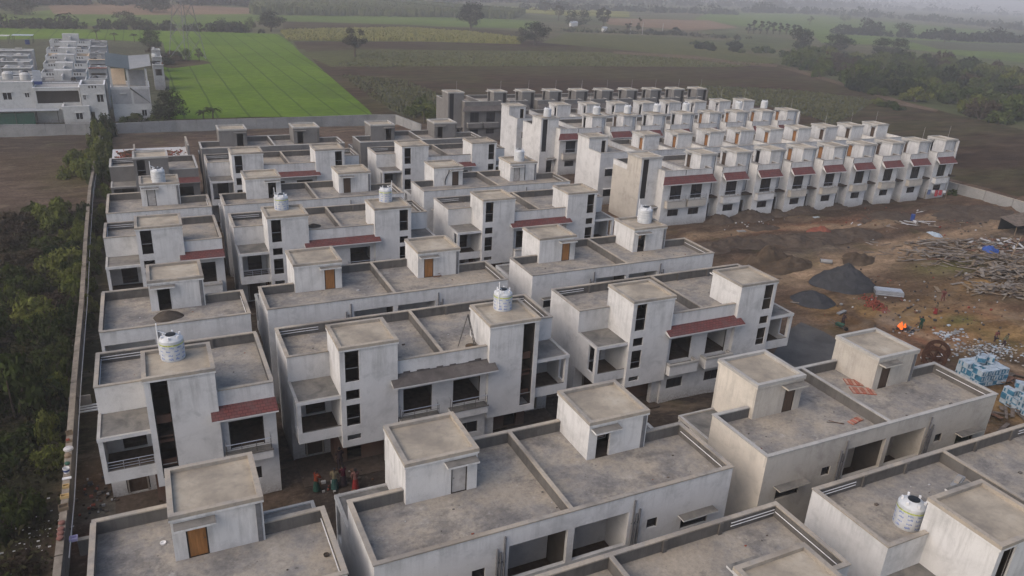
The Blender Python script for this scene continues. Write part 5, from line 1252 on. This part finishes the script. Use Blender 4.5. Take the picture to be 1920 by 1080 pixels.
for k in range(N):
    t0,t1=k/N,(k+1)/N; r0=.25+1.0*math.sin(math.pi*t0*.93); r1=.25+1.0*math.sin(math.pi*t1*.93); b.tube(a.lerp(e2,t0),a.lerp(e2,t1),r0,r1,'smoke',10,cap=(k in(0,N-1)))
# close only the two ends
single('smoke',b,(0,0,0),'thin bluish smoke drifting left from the bonfire','smoke',kind='stuff')
# wrapped block stacks
MAT['bluew']=flat('blue_wrapping',(.04,.14,.22),.5,.5,3); MAT['whitew']=flat('white_wrapping',(.30,.35,.39),.5,.25,3)
def pack_mesh(v):
    b=MB(); c1,c2=('whitew','bluew') if v else ('bluew','whitew')
    b.box(-.3,.3,-.3,.3,0,.5,c1,zp='whitew'); b.box(-.31,-.18,-.31,.31,.06,.44,c2); b.box(.05,.2,-.31,.31,.1,.4,c2); b.box(-.28,.1,-.2,.2,.5,.52,'whitew')
    return b.mesh('block_pack')
PK=[pack_mesh(0),pack_mesh(1)]
def packs(p,nx,ny,nz,rz,label,group):
    p=Vector(p); c,s=math.cos(rz),math.sin(rz); k=0
    for i in range(nx):
        for j in range(ny):
            for h in range(nz):
                if 0<i<nx-1 and 0<j<ny-1 and h<nz-1: continue
                if h==nz-1 and q.random()<.1: continue
                x,y=(i-nx/2+.5)*.51+q.uniform(-.03,.03),(j-ny/2+.5)*.51+q.uniform(-.03,.03)
                o=bpy.data.objects.new('block_pack',PK[q.randint(0,1)]); col.objects.link(o); o.location=(p.x+x*c-y*s,p.y+x*s+y*c,h*.5); o.rotation_euler=(0,0,rz+q.choice((0,1.5708,3.1416))+q.uniform(-.04,.04)); o.scale=(.82,.82,1)
                tag(o,label,'block pack',group)
    for t in range(5):
        o=bpy.data.objects.new('block_pack',PK[1]); col.objects.link(o); a,b_=q.uniform(-.2,.35)*nx*.5,q.uniform(-.1,.35)*ny*.5
        o.location=(p.x+a*c-b_*s,p.y+a*s+b_*c,nz*.5+.02); o.rotation_euler=(0,0,rz+q.uniform(0,3)); tag(o,label,'block pack',group)
packs((64.2,35.4,0),6,5,3,rad(-8),'blue and white wrapped block pack in the larger stack behind the cream house','larger stack of block packs')
packs((63.0,30.7,0),5,5,3,rad(-6),'blue and white wrapped block pack in the stack cut by the right edge','stack of block packs at the right edge')
# white rubble
b=MB()
for i in range(520):
    x,y=q.gauss(0,2.0),q.gauss(0,.9); h=max(0,.5-.14*math.hypot(x/1.5,y))*q.random(); s=q.uniform(.06,.22); a=q.uniform(0,3)
    b.box(x,x+s,y,y+s*q.uniform(.5,1),h,h+s*.3,q.choice(['bag','whitew','wallpale','coping','greytimber']))
single('torn_sacks',b,G(1848,662),'spread heap of torn white sacks and broken blocks behind the block packs','sacks',rz=-.1,kind='stuff')
b=MB()
for i in range(60):
    x,y=q.gauss(0,.9),q.gauss(0,.6); s=q.uniform(.1,.35); b.box(x,x+s,y,y+s*.7,0,s*.3,q.choice(['wallpale','whitew','bag']))
single('torn_sacks',b,G(1783,628),'small pale heap of sacks left of the large white heap','sacks',kind='stuff')
# cable drum
b=MB()
def disc(b,y,r=1.05):
    n=26
    for i in range(n):
        a,c=i*2*math.pi/n,(i+1)*2*math.pi/n
        for r0,r1 in ((r-.32,r),):
            P=[(r0*math.cos(a),r0*math.sin(a)),(r1*math.cos(a),r1*math.sin(a)),(r1*math.cos(c),r1*math.sin(c)),(r0*math.cos(c),r0*math.sin(c))]
            f0=[(u,y-.06,w+1.32) for u,w in P]; f1=[(u,y+.06,w+1.32) for u,w in P]
            b.face(f0,'rust'); b.face(f1[::-1],'rust')
            for k in range(4): b.face([f0[k],f1[k],f1[(k+1)%4],f0[(k+1)%4]],'rust')
    for k in range(3):
        a=k*math.pi/3+.3; b.tube((math.cos(a)*(r-.2),y,1.32+math.sin(a)*(r-.2)),(-math.cos(a)*(r-.2),y,1.32-math.sin(a)*(r-.2)),.06,.06,'rust',5)
dr=empty('cable_drum',G(1748,688),rad(-62),'large rusty cable drum frame standing behind the cream house','cable drum')
for yy in (-.85,.85):
    b=MB(); disc(b,yy); o=bpy.data.objects.new('rim',b.mesh('rim')); col.objects.link(o); o.parent=dr
b=MB(); b.tube((0,-.85,1.32),(0,.85,1.32),.12,.12,'rust',10); b.tube((-.9,-.85,.55),(-.9,.85,.55),.06,.06,'rust',6); b.tube((.9,-.85,.55),(.9,.85,.55),.06,.06,'rust',6); o=bpy.data.objects.new('axle',b.mesh('axle')); col.objects.link(o); o.parent=dr
b=MB(); b.tube((0,0,.1),(1.3,-.5,.15),.1,.1,'bag',8); b.tube((1.3,-.5,.15),(1.5,-1.2,.12),.1,.1,'bag',8); b.tube((-.6,.2,.1),(0,0,.1),.09,.09,'bag',8); single('pipe_offcut',b,G(1738,672),'bent white plastic pipe behind the right stair room','pipe')
# timber
MAT['greytimb2']=flat('pale_boards',(.19,.165,.14),.9,.4,2)
def timber(px,py,rx,ry,n,hm,label,seed,mats=('greytimber','tan','greytimb2')):
    qq=random.Random(seed); b=MB()
    for i in range(n):
        x,y=qq.gauss(0,rx),qq.gauss(0,ry); z=max(0,hm*(1-(x/rx/2)**2-(y/ry/2)**2))*qq.random()+.03; L=qq.uniform(.5,2.6); a=qq.gauss(.25,.7); u=Vector((math.cos(a),math.sin(a),qq.gauss(0,.10)))
        w=Vector((-math.sin(a),math.cos(a),0))*qq.uniform(.05,.22); P=Vector((x,y,z)); A=P-u*L/2; E=P+u*L/2; A.z=max(.03,A.z); E.z=max(.03,E.z); m_=qq.choice(mats); t=Vector((0,0,.05))
        q4=[A-w,E-w,E+w,A+w]; b.face([v+t for v in q4],m_)
        for k in range(4): b.face([q4[k],q4[(k+1)%4],q4[(k+1)%4]+t,q4[k]+t],m_)
    single('scrap_timber',b,G(px,py),label,'timber',rz=-.25,kind='stuff')
timber(1795,462,5.0,1.3,150,.9,'scrap timber strewn in a long heap, upper right of the site',1)
timber(1850,492,4.2,1.5,110,.9,'scrap timber spread with dry grass, right of the site',2)
timber(1905,522,3.2,1.5,260,1.5,'tall heap of broken timber cut by the right edge',3)
timber(1880,545,3,1.0,120,.5,'fringe of planks below the tall timber heap',4)
timber(1740,478,3.2,1.0,90,.4,'loose grey planks at the left end of the timber',5)
timber(1890,460,4,1.2,160,.7,'timber and rags below the dark shelter',6,('greytimber','tan','bag','rebar'))
timber(1700,420,4,.8,26,.3,'planks strewn before the last front houses',7,('greytimb2','bag','tan'))
timber(1770,400,3,.8,16,.3,'pale planks near the low right wall',8,('greytimb2','bag'))
timber(1870,715,3,.5,26,.3,'dark planks lying between cream house and block packs',9,('rebar','greytimber'))
timber(1885,775,4,.7,40,.3,'dark planks along the cream house end wall',10,('rebar','greytimber'))
for px,py2,w,d_,rz,lb,mt in ((1862,543,2.6,.5,-.5,'long pale board below the timber heap','greytimb2'),(1760,486,3.5,.35,-.2,'long dark beam at the left of the timber','rebar'),(1530,408,1.1,.5,.1,'pale green sheet lying before the fifth front house','whitew'),(1578,586,1.5,.35,.25,'pale cement slab lying on the straw ground','wallpale'),(1490,568,.9,.15,-.6,'pale plank beside the right twin house','greytimb2'),(1390,434,1.2,.6,-.2,'broken pale slab on the track','wallpale'),(1838,400,2.6,.15,.4,'long pale pole before the low wall','greytimb2'),(1640,405,1.2,.4,0,'pale sheet on the ground before the seventh front house','wallpale')):
    b=MB(); b.box(-w/2,w/2,-d_/2,d_/2,0,.1,mt); b.box(-w/2+.1,-w/2+.25,-d_/2-.02,d_/2+.02,.1,.13,mt); single('loose_board',b,G(px,py2,.02),lb,'board',rz=rz)
b=MB(); b.tube((-.7,0,.28),(.7,0,.28),.28,.28,'wallpale',14,False); b.tube((.7,0,.28),(-.7,0,.28),.2,.2,'black',14,False); single('concrete_pipe',b,G(1548,494),'short concrete pipe lying on the pale track','pipe',rz=rad(-35))
b=MB(); b.lathe([(0,0),(.29,0),(.31,.1),(.29,.3),(.31,.5),(.29,.7),(.31,.85),(.28,.95),(0,.95)],'bluep',16); single('blue_barrel',b,G(1710,413),'upright blue plastic barrel before the last front houses','barrel')
b=MB(); b.box(-.3,.3,-.25,.25,0,.5,'whitep'); b.lathe([(.08,.5),(.08,.62),(0,.62)],'bluep',10); single('water_can',b,G(1295,402),'white plastic can at the foot of the beige end house','can')
MAT['tarp']=flat('blue_tarp',(.025,.06,.22),.6,.4,3)
cone_heap('blue_tarp',G(1855,470),1.2,.7,'tarp','crumpled bright blue tarpaulin at the timber heap','tarpaulin',seed=71,rough=.9)
cone_heap('white_bundle',G(1838,468),.6,.5,'bag','pale bundle beside the blue tarpaulin','bundle',seed=72,rough=.9)
cone_heap('white_bundle',G(1904,425),.8,.7,'bag','white bundle in front of the dark shelter','bundle',seed=73,rough=.9)
cone_heap('plastic_waste',G(1750,440),1.2,.3,'whitew','small patch of white plastic waste on the spoil','waste',seed=74,rough=1.2)
p=G(1915,437); s=empty('shelter',p,rad(-15),'dark open shelter with a tilted sheet roof at the right edge','shelter')
b=MB(); b.face([(-2.6,-1.5,1.5),(2.8,-1.5,2.2),(2.8,2,2.8),(-2.6,2,1.9)],'greytimber'); b.face([(-2.6,2,1.85),(2.8,2,2.75),(2.8,-1.5,2.15),(-2.6,-1.5,1.45)],'greytimber'); o=bpy.data.objects.new('sheet_roof',b.mesh('sheet_roof')); col.objects.link(o); o.parent=s
b=MB(); b.box(-2.4,2.7,1.8,1.86,0,1.9,'black'); o=bpy.data.objects.new('back_sheet',b.mesh('back_sheet')); col.objects.link(o); o.parent=s
for x,y,h in ((-2.4,-1.3,1.5),(2.6,-1.3,2.1),(2.6,1.7,2.6)):
    b=MB(); b.tube((x,y,0),(x,y,h),.06,.05,'tan',6); o=bpy.data.objects.new('post',b.mesh('post')); col.objects.link(o); o.parent=s
b=MB(); b.tube((0,0,0),(1.6,.4,3.0),.07,.05,'tan',6); single('leaning_pole',b,G(1893,488),'pole leaning to the right above the timber heap','pole')
MAT['cl1']=flat('red_cloth',(.28,.05,.06),.9,.3); MAT['cl2']=flat('blue_cloth',(.09,.12,.22),.9,.3); MAT['cl3']=flat('pale_cloth',(.45,.45,.47),.9,.3)
p=G(1752,374); ln=empty('washing_line',p,rad(-20),'line of red, blue and pale washing beside the last front house','washing line')
b=MB(); b.tube((-1.9,0,0),(-1.9,0,1.7),.04,.04,'tan',5); b.tube((1.9,0,0),(1.9,0,1.7),.04,.04,'tan',5); b.tube((-1.9,0,1.65),(1.9,0,1.65),.012,.012,'iron',4); o=bpy.data.objects.new('line_frame',b.mesh('line_frame')); col.objects.link(o); o.parent=ln
for i in range(5):
    b=MB(); x=-1.6+i*.68; m_=['cl2','cl3','cl1','cl1','cl3'][i]; hh=[.8,.6,1.1,.9,.5][i]
    pr=None
    for k in range(7):
        u=x+k*.09; v=.04*math.sin(k*1.7); 
        if pr: b.face([(pr[0],pr[1],1.64),(u,v,1.64),(u,v*1.8,1.64-hh),(pr[0],pr[1]*1.8,1.64-hh)],m_)
        pr=(u,v)
    o=bpy.data.objects.new('cloth',b.mesh('cloth')); col.objects.link(o); o.parent=ln
# litter: only what nobody would count
b=MB(); q=random.Random(33)
for cx,cy,sx,sy,n in ((1600,420,200,40,160),(1700,560,150,60,120),(1400,420,80,20,60),(1830,420,80,30,90),(640,905,60,30,60),(180,940,40,40,60),(1780,590,100,40,70)):
    for i in range(n):
        p=G(cx+q.gauss(0,sx*.5),cy+q.gauss(0,sy*.5)); s=q.uniform(.05,.2)*(1.5 if q.random()<.1 else 1)
        if p.y>81 and p.x>58: continue
        b.box(p.x,p.x+s,p.y,p.y+s*q.uniform(.4,1),.0,.05+s*.5,q.choice(['wallpale','brick','greytimber','rebar','sand','sand','gravel','soilg','soilg']) if q.random()<.93 else 'bag')
single('litter',b,(0,0,0),'stones, brick bits and paper scattered over the site ground','litter',kind='stuff')
# ------------------------------------------------------------------ clutter on the left boundary wall
def crate(b,w,d_,h,m):
    b.box(-w,w,-d_,d_,0,.03,m); b.box(-w,w,-d_,-d_+.03,.03,h,m); b.box(-w,w,d_-.03,d_,.03,h,m); b.box(-w,-w+.03,-d_+.03,d_-.03,.03,h,m); b.box(w-.03,w,-d_+.03,d_-.03,.03,h,m)
def onwall(px,py,f,name,label,cat,rz=0):
    g=G(px,py,WZ); t=min(range(len(wl)-1),key=lambda i:abs((wl[i].y+wl[i+1].y)/2-g.y)); a,c=wl[t],wl[t+1]; k=(g.y-a.y)/(c.y-a.y); g.x=a.x+(c.x-a.x)*k
    b=MB(); f(b); single(name,b,g,label,cat,rz=rz)
MAT['kraft']=flat('yellow_board',(.42,.30,.14),.8,.3); MAT['lilac']=flat('lilac_plastic',(.34,.32,.48),.5,.2); MAT['clay']=flat('clay_pot',(.16,.075,.06),.8,.3)
onwall(124,815,lambda b:crate(b,.2,.16,.22,'tan'),'wooden_crate','open brown wooden crate, uppermost of the clutter on the left wall','crate',.2)
onwall(124,829,lambda b:(b.box(-.18,.18,-.14,.14,0,.12,'tan'),b.box(-.15,.05,-.1,.1,.12,.2,'brick')),'brick_bundle','small brown bundle below the open crate on the wall','bundle',.1)
onwall(127,843,lambda b:b.lathe([(0,0),(.3,.02),(.27,.12),(.12,.17),(0,.16)],'bag',9),'white_bag','crumpled white bag on the left wall','bag',.3)
onwall(126,857,lambda b:b.lathe([(0,0),(.2,.02),(.2,.16),(.1,.25),(0,.26)],'tan',9),'cloth_bundle','brown and pale bundle under the white bag on the wall','bundle')
onwall(125,871,lambda b:b.lathe([(0,0),(.13,0),(.16,.12),(.05,.2),(0,.2)],'gcloth',9),'green_bundle','small green bundle above the bucket on the wall','bundle')
onwall(121,887,lambda b:(b.lathe([(0,0),(.14,0),(.19,.34),(.17,.34),(.13,.04),(0,.04)],'whitep',16),b.lathe([(.172,.12),(.184,.26)],'bluep',16)),'bucket','white and blue bucket standing on the left wall','bucket')
onwall(122,898,lambda b:crate(b,.24,.09,.06,'whitep'),'white_tray','flat white tray on the wall below the bucket','tray')
onwall(121,914,lambda b:crate(b,.17,.15,.14,'kraft'),'yellow_box','upper yellow box on the left wall','box')
onwall(119,933,lambda b:crate(b,.22,.15,.16,'kraft'),'yellow_box','lower larger yellow box on the left wall','box')
onwall(114,955,lambda b:crate(b,.25,.22,.2,'tan'),'wooden_crate','open wooden crate, lower one on the left wall','crate',.1)
for i,(px,py2) in enumerate(((115,983),(117,994),(114,1003),(112,1012))):
    onwall(px,py2,lambda b:b.lathe([(0,0),(.12,.01),(.19,.1),(.16,.17),(.05,.2),(0,.2)],'clay',12),'clay_pot',['first red brown pot of the row on the left wall, nearest the crate','second red brown pot of the row on the left wall','third red brown pot of the row on the left wall','last and lowest red brown pot of the row on the left wall'][i],'pot')
b=MB(); crate(b,.2,.16,.2,'lilac'); single('lilac_tub',b,G(128,1012,1.5)+Vector((.25,0,-.1)),'pale lilac tub on the inner ledge of the left wall','tub')
b=MB(); b.box(-1.2,.2,-.05,.05,0,1.1,'wallcement'); b.box(-.6,.8,-.9,-.8,.2,.3,'whitep'); b.box(-.6,.8,-.5,-.4,.2,.3,'whitep'); b.box(-.6,.8,-.1,0,.2,.3,'whitep'); single('door_frame',b,G(168,765,.3),'pale door frame lying in the yard between wall and house','frame')
b=MB()
for k in range(45):
    x,y=q.gauss(0,.8),q.gauss(0,1.3); s=q.uniform(.05,.17); b.box(x,x+s,y,y+s*.6,0,s*.25,q.choice(['bag','bag','wallpale']))
single('white_waste',b,G(88,1030)+Vector((-.5,1,.4)),'pale plastic waste under the bushes at the bottom left','waste',kind='stuff')
b=MB()
for k in range(60):
    x,y=q.gauss(0,.45),q.gauss(0,.9); s=q.uniform(.05,.16); b.box(x,x+s,y,y+s*.6,0,s*.25,q.choice(['bag','bag','wallpale']))
single('white_waste',b,G(128,660)+Vector((-.6,0,.3)),'pale plastic waste heaped outside the left wall','waste',kind='stuff')
b=MB(); q=random.Random(77)
for (x0,y0,w_) in ((6.4,24.6,19.2),(27.9,24.6,19.2),(-4.3,24.6,9.6),(6.2,44.5,19.2),(27.9,44.9,19.2),(-4.6,44.5,9.6),(28.2,17,19.2),(6.4,17,19.2),(6.2,52.4,19.2),(27.8,52.5,19.2),(-4.6,52.2,9.6),(6.1,72.7,19.2),(27.8,72.8,19.2)):
    for i in range(int(w_*2.6)):
        x,y=x0+q.uniform(.4,w_-.4),y0+q.choice((q.uniform(.3,3.6),.28+q.random()*.3)); s=q.uniform(.02,.07)*(2.2 if q.random()<.06 else 1)
        b.box(x,x+s*q.uniform(.8,2),y,y+s,7.12,7.12+s*.6,q.choice(['sand','cement','coping','brick','greytimber','coping','cement','bag']))
single('roof_debris',b,(0,0,0),'cement crumbs, brick chips and scraps scattered on the terrace floors','debris',kind='stuff')
# ------------------------------------------------------------------ people
SK=flat('brown_skin',(.13,.075,.05),.6,.1); HAIR=flat('black_hair',(.012,.011,.011),.5,.2); MAT['skin']=SK; MAT['hair']=HAIR
def person(px,py,h,label,top,low,skirt=False,lean=0,step=.12,arm=0,rz=0,z=0):
    g=G(px,py,z); s=h/1.7
    r=empty('person',g,rz,label,'person','people on the building site'); r.scale=(s,s,s)
    fw=lean
    J={'pel':(0,0,.92),'wa':(0,-.25*fw*.3,1.08),'ch':(0,-.25*fw,1.32),'nk':(0,-.33*fw,1.47),'hd':(0,-.40*fw-.01,1.60),'ht':(0,-.42*fw-.01,1.69),
       'sl':(-.19,-.26*fw,1.40),'el':(-.25,-.26*fw-.05-arm*.2,1.13+arm*.12),'wl':(-.22,-.26*fw-.12-arm*.42,.90+arm*.26),'hl':(-.21,-.26*fw-.14-arm*.5,.82+arm*.28),
       'sr':(.19,-.26*fw,1.40),'er':(.25,-.26*fw-.02-arm*.1,1.13),'wr':(.24,-.26*fw-.10-arm*.2,.90),'hr':(.24,-.26*fw-.12-arm*.22,.81),
       'pl':(-.10,0,.86),'kl':(-.11,-step,.48),'al':(-.11,-step*.8,.08),'tl':(-.11,-step*.8-.16,.03),'pr':(.10,0,.86),'kr':(.11,step*.3-.03,.48),'ar':(.11,step,.08),'tr':(.11,step-.16,.03)}
    rad_={'pel':.145,'wa':.125,'ch':.15,'nk':.055,'hd':.095,'ht':.07,'sl':.065,'el':.045,'wl':.032,'hl':.035,'sr':.065,'er':.045,'wr':.032,'hr':.035,'pl':.10,'kl':.062,'al':.042,'tl':.035,'pr':.10,'kr':.062,'ar':.042,'tr':.035}
    ks=list(J); E_=[('pel','wa'),('wa','ch'),('ch','nk'),('nk','hd'),('hd','ht'),('ch','sl'),('sl','el'),('el','wl'),('wl','hl'),('ch','sr'),('sr','er'),('er','wr'),('wr','hr'),('pel','pl'),('pl','kl'),('kl','al'),('al','tl'),('pel','pr'),('pr','kr'),('kr','ar'),('ar','tr')]
    for sd in ('l','r'):     # five fingers rooted in the palm
        b0=Vector(J['h'+sd]); dr_=(b0-Vector(J['w'+sd])).normalized()
        for i in range(5):
            sx=(i-2)*.012; L=(.05,.075,.082,.075,.06)[i]; nm=f'f{sd}{i}'; J[nm]=tuple(b0+dr_*(L*.9)+Vector((sx*1.6+(.03 if i==0 and sd=='l' else (-.03 if i==0 else 0)),-.012,0))); rad_[nm]=.009; ks.append(nm); E_.append(('h'+sd,nm))
    me=bpy.data.meshes.new('body'); me.from_pydata([J[k] for k in ks],[(ks.index(a),ks.index(c)) for a,c in E_],[]); me.materials.append(SK)
    o=bpy.data.objects.new('body',me); col.objects.link(o); o.parent=r
    md=o.modifiers.new('skin','SKIN'); md.use_smooth_shade=True
    for i,k in enumerate(ks):
        sv=me.skin_vertices[0].data[i]; sv.radius=(rad_[k],rad_[k]); sv.use_root=(k=='pel')
    sb=o.modifiers.new('sub','SUBSURF'); sb.levels=1; sb.render_levels=1
    def cloth(nm,chain,m_,extra=.02):
        b=MB()
        for a,c in chain: b.tube(J[a],J[c],rad_[a]*1.08+extra,rad_[c]*1.08+extra,m_,10)
        oo=bpy.data.objects.new(nm,b.mesh(nm,True)); col.objects.link(oo); oo.parent=r
    cloth('shirt',[('pel','wa'),('wa','ch'),('sl','el'),('sr','er'),('ch','sl'),('ch','sr')],top)
    if skirt:
        b=MB(); b.tube((0,0,1.02),(0,0,.10),.15,.27,low,12); oo=bpy.data.objects.new('skirt',b.mesh('skirt',True)); col.objects.link(oo); oo.parent=r
    else: cloth('trousers',[('pel','pl'),('pel','pr'),('pl','kl'),('kl','al'),('pr','kr'),('kr','ar')],low,.018)
    hd=Vector(J['hd']); b=MB(); b.lathe([(.11,-.02),(.118,.05),(.09,.11),(.0,.135)],'hair',12,(hd.x,hd.y+.015,hd.z)); 
    if skirt: b.tube((hd.x,hd.y+.1,hd.z),(hd.x,hd.y+.17,hd.z-.35),.04,.02,'hair',6)
    oo=bpy.data.objects.new('hair',b.mesh('hair',True)); col.objects.link(oo); oo.parent=r
    b=MB(); b.tube((hd.x,hd.y-.09,hd.z+.0),(hd.x,hd.y-.125,hd.z-.03),.012,.018,'skin',5); b.box(hd.x-.05,hd.x-.02,hd.y-.105,hd.y-.095,hd.z+.015,hd.z+.03,'hair'); b.box(hd.x+.02,hd.x+.05,hd.y-.105,hd.y-.095,hd.z+.015,hd.z+.03,'hair'); b.box(hd.x-.03,hd.x+.03,hd.y-.10,hd.y-.092,hd.z-.06,hd.z-.05,'cl1')
    for s_ in (-1,1): b.box(hd.x+s_*.1-.012,hd.x+s_*.1+.012,hd.y-.01,hd.y+.03,hd.z-.03,hd.z+.03,'skin')
    oo=bpy.data.objects.new('face',b.mesh('face')); col.objects.link(oo); oo.parent=r
for nm,c in (('p_red',(.17,.025,.025)),('p_green',(.02,.05,.038)),('p_dark',(.04,.03,.035)),('p_cream',(.13,.11,.07)),('p_maroon',(.07,.015,.024)),('p_teal',(.025,.06,.055)),('p_pink',(.14,.07,.065)),('p_brown',(.12,.05,.045)),('p_orange',(.15,.035,.02)),('p_olive',(.10,.10,.06))): MAT[nm]=flat(nm+'_cloth',c,.9,.25,6)  # cloth colours dimmed, with the shade between the houses put into them
person(1767,565,1.5,'person in dark maroon clothes bending forward on the open ground','p_brown','p_brown',False,.7,.2,.3,rad(-70))
person(1753,589,1.35,'child in a red skirt walking on the straw ground, pale top','p_cream','p_red',True,.1,.15,.2,rad(200))
person(1725,617,1.4,'person in green standing to the right of the bonfire','p_green','p_green',False,.05,.08,.2,rad(-70))
person(1578,612,1.5,'person in dark clothes beside the barrow near the lane','p_dark','p_dark',False,.25,.15,.4,rad(60))
person(1880,650,1.45,'person in olive clothes stooping at the torn white sacks','p_olive','p_dark',False,.45,.15,.4,rad(30))
person(1864,641,1.3,'second stooping person behind the torn white sacks','p_brown','p_dark',False,.6,.15,.4,rad(-30))
person(594,921,1.55,'person in an orange top and green skirt in the shade between the houses','p_orange','p_green',True,.25,.05,.3,rad(120))
person(628,917,1.6,'person in a cream blouse and teal skirt beside the house porch','p_cream','p_teal',True,.05,.05,.2,rad(160))
person(644,911,1.6,'person in maroon and dark clothes in the shaded group','p_maroon','p_dark',True,.1,.05,.2,rad(200))
person(667,917,1.55,'person with a long plait and red skirt, rightmost of the shaded group','p_pink','p_red',True,.05,.05,.2,rad(180))
person(638,878,1.6,'person in black at the porch behind the shaded group','p_dark','p_dark',False,.1,.05,.2,rad(180))
p=G(1573,616); w=empty('wheelbarrow',p,rad(20),'green wheelbarrow with long handles beside the lane','wheelbarrow')
b=MB(); b.face([(-.3,-.4,.55),(.3,-.4,.55),(.2,-.3,.3),(-.2,-.3,.3)],'gcloth'); b.face([(.3,.4,.55),(-.3,.4,.55),(-.2,.3,.3),(.2,.3,.3)],'gcloth'); b.face([(.3,-.4,.55),(.3,.4,.55),(.2,.3,.3),(.2,-.3,.3)],'gcloth'); b.face([(-.3,.4,.55),(-.3,-.4,.55),(-.2,-.3,.3),(-.2,.3,.3)],'gcloth'); b.face([(-.2,-.3,.3),(.2,-.3,.3),(.2,.3,.3),(-.2,.3,.3)],'gcloth'); o=bpy.data.objects.new('tray',b.mesh('tray')); col.objects.link(o); o.parent=w
b=MB(); b.tube((-.3,1.2,.6),(-.15,-.7,.25),.025,.025,'iron',5); b.tube((.3,1.2,.6),(.15,-.7,.25),.025,.025,'iron',5); b.tube((-.25,.5,.4),(-.25,.5,0),.02,.02,'iron',5); b.tube((.25,.5,.4),(.25,.5,0),.02,.02,'iron',5); o=bpy.data.objects.new('frame',b.mesh('frame')); col.objects.link(o); o.parent=w
b=MB(); b.tube((-.05,-.7,.2),(.05,-.7,.2),.2,.2,'black',14); o=bpy.data.objects.new('wheel',b.mesh('wheel')); col.objects.link(o); o.parent=w
# ------------------------------------------------------------------ air, sky, light
b=MB(); b.box(-1450,6000,-260,7000,-1.6,52,'hz')
M=bpy.data.materials.new('haze'); M.use_nodes=True; nn=M.node_tree.nodes; nn.remove(nn['Principled BSDF']); v=nn.new('ShaderNodeVolumePrincipled'); v.inputs['Color'].default_value=(1.0,.955,.92,1); v.inputs['Density'].default_value=HAZE; v.inputs['Anisotropy'].default_value=.2; M.node_tree.links.new(v.outputs[0],nn['Material Output'].inputs['Volume']); MAT['hz']=M
single('haze',b,(0,0,0),'thin grey haze lying over the whole plain','haze',kind='stuff')
W=bpy.data.worlds.new('World'); sc.world=W; W.use_nodes=True; n=W.node_tree.nodes; l=W.node_tree.links
sk=n.new('ShaderNodeTexSky'); sk.sky_type='NISHITA'; sk.sun_disc=False; sk.sun_elevation=rad(SUN_EL); sk.sun_rotation=rad(SUN_ROT); sk.air_density=.9; sk.dust_density=3.5; sk.ozone_density=1.0; sk.altitude=100
bg=n['Background']; bg.inputs[1].default_value=SKY; l.new(sk.outputs[0],bg.inputs[0])
ld=bpy.data.lights.new('sun','SUN'); ld.energy=SUN; ld.angle=rad(SUN_ANG); ld.color=(1,.87,.73)
lo=bpy.data.objects.new('sun',ld); col.objects.link(lo)
dv=Vector((math.sin(rad(SUN_ROT))*math.cos(rad(SUN_EL)),math.cos(rad(SUN_ROT))*math.cos(rad(SUN_EL)),math.sin(rad(SUN_EL))))
lo.rotation_euler=(-dv).to_track_quat('-Z','Y').to_euler(); lo.location=dv*200
sc.view_settings.view_transform='Standard'; sc.view_settings.look='None'; sc.view_settings.exposure=EXPO; sc.view_settings.gamma=1; sc.view_settings.use_curve_mapping=False
sc.cycles.max_bounces=6; sc.cycles.volume_bounces=0; sc.cycles.caustics_reflective=False; sc.cycles.caustics_refractive=False
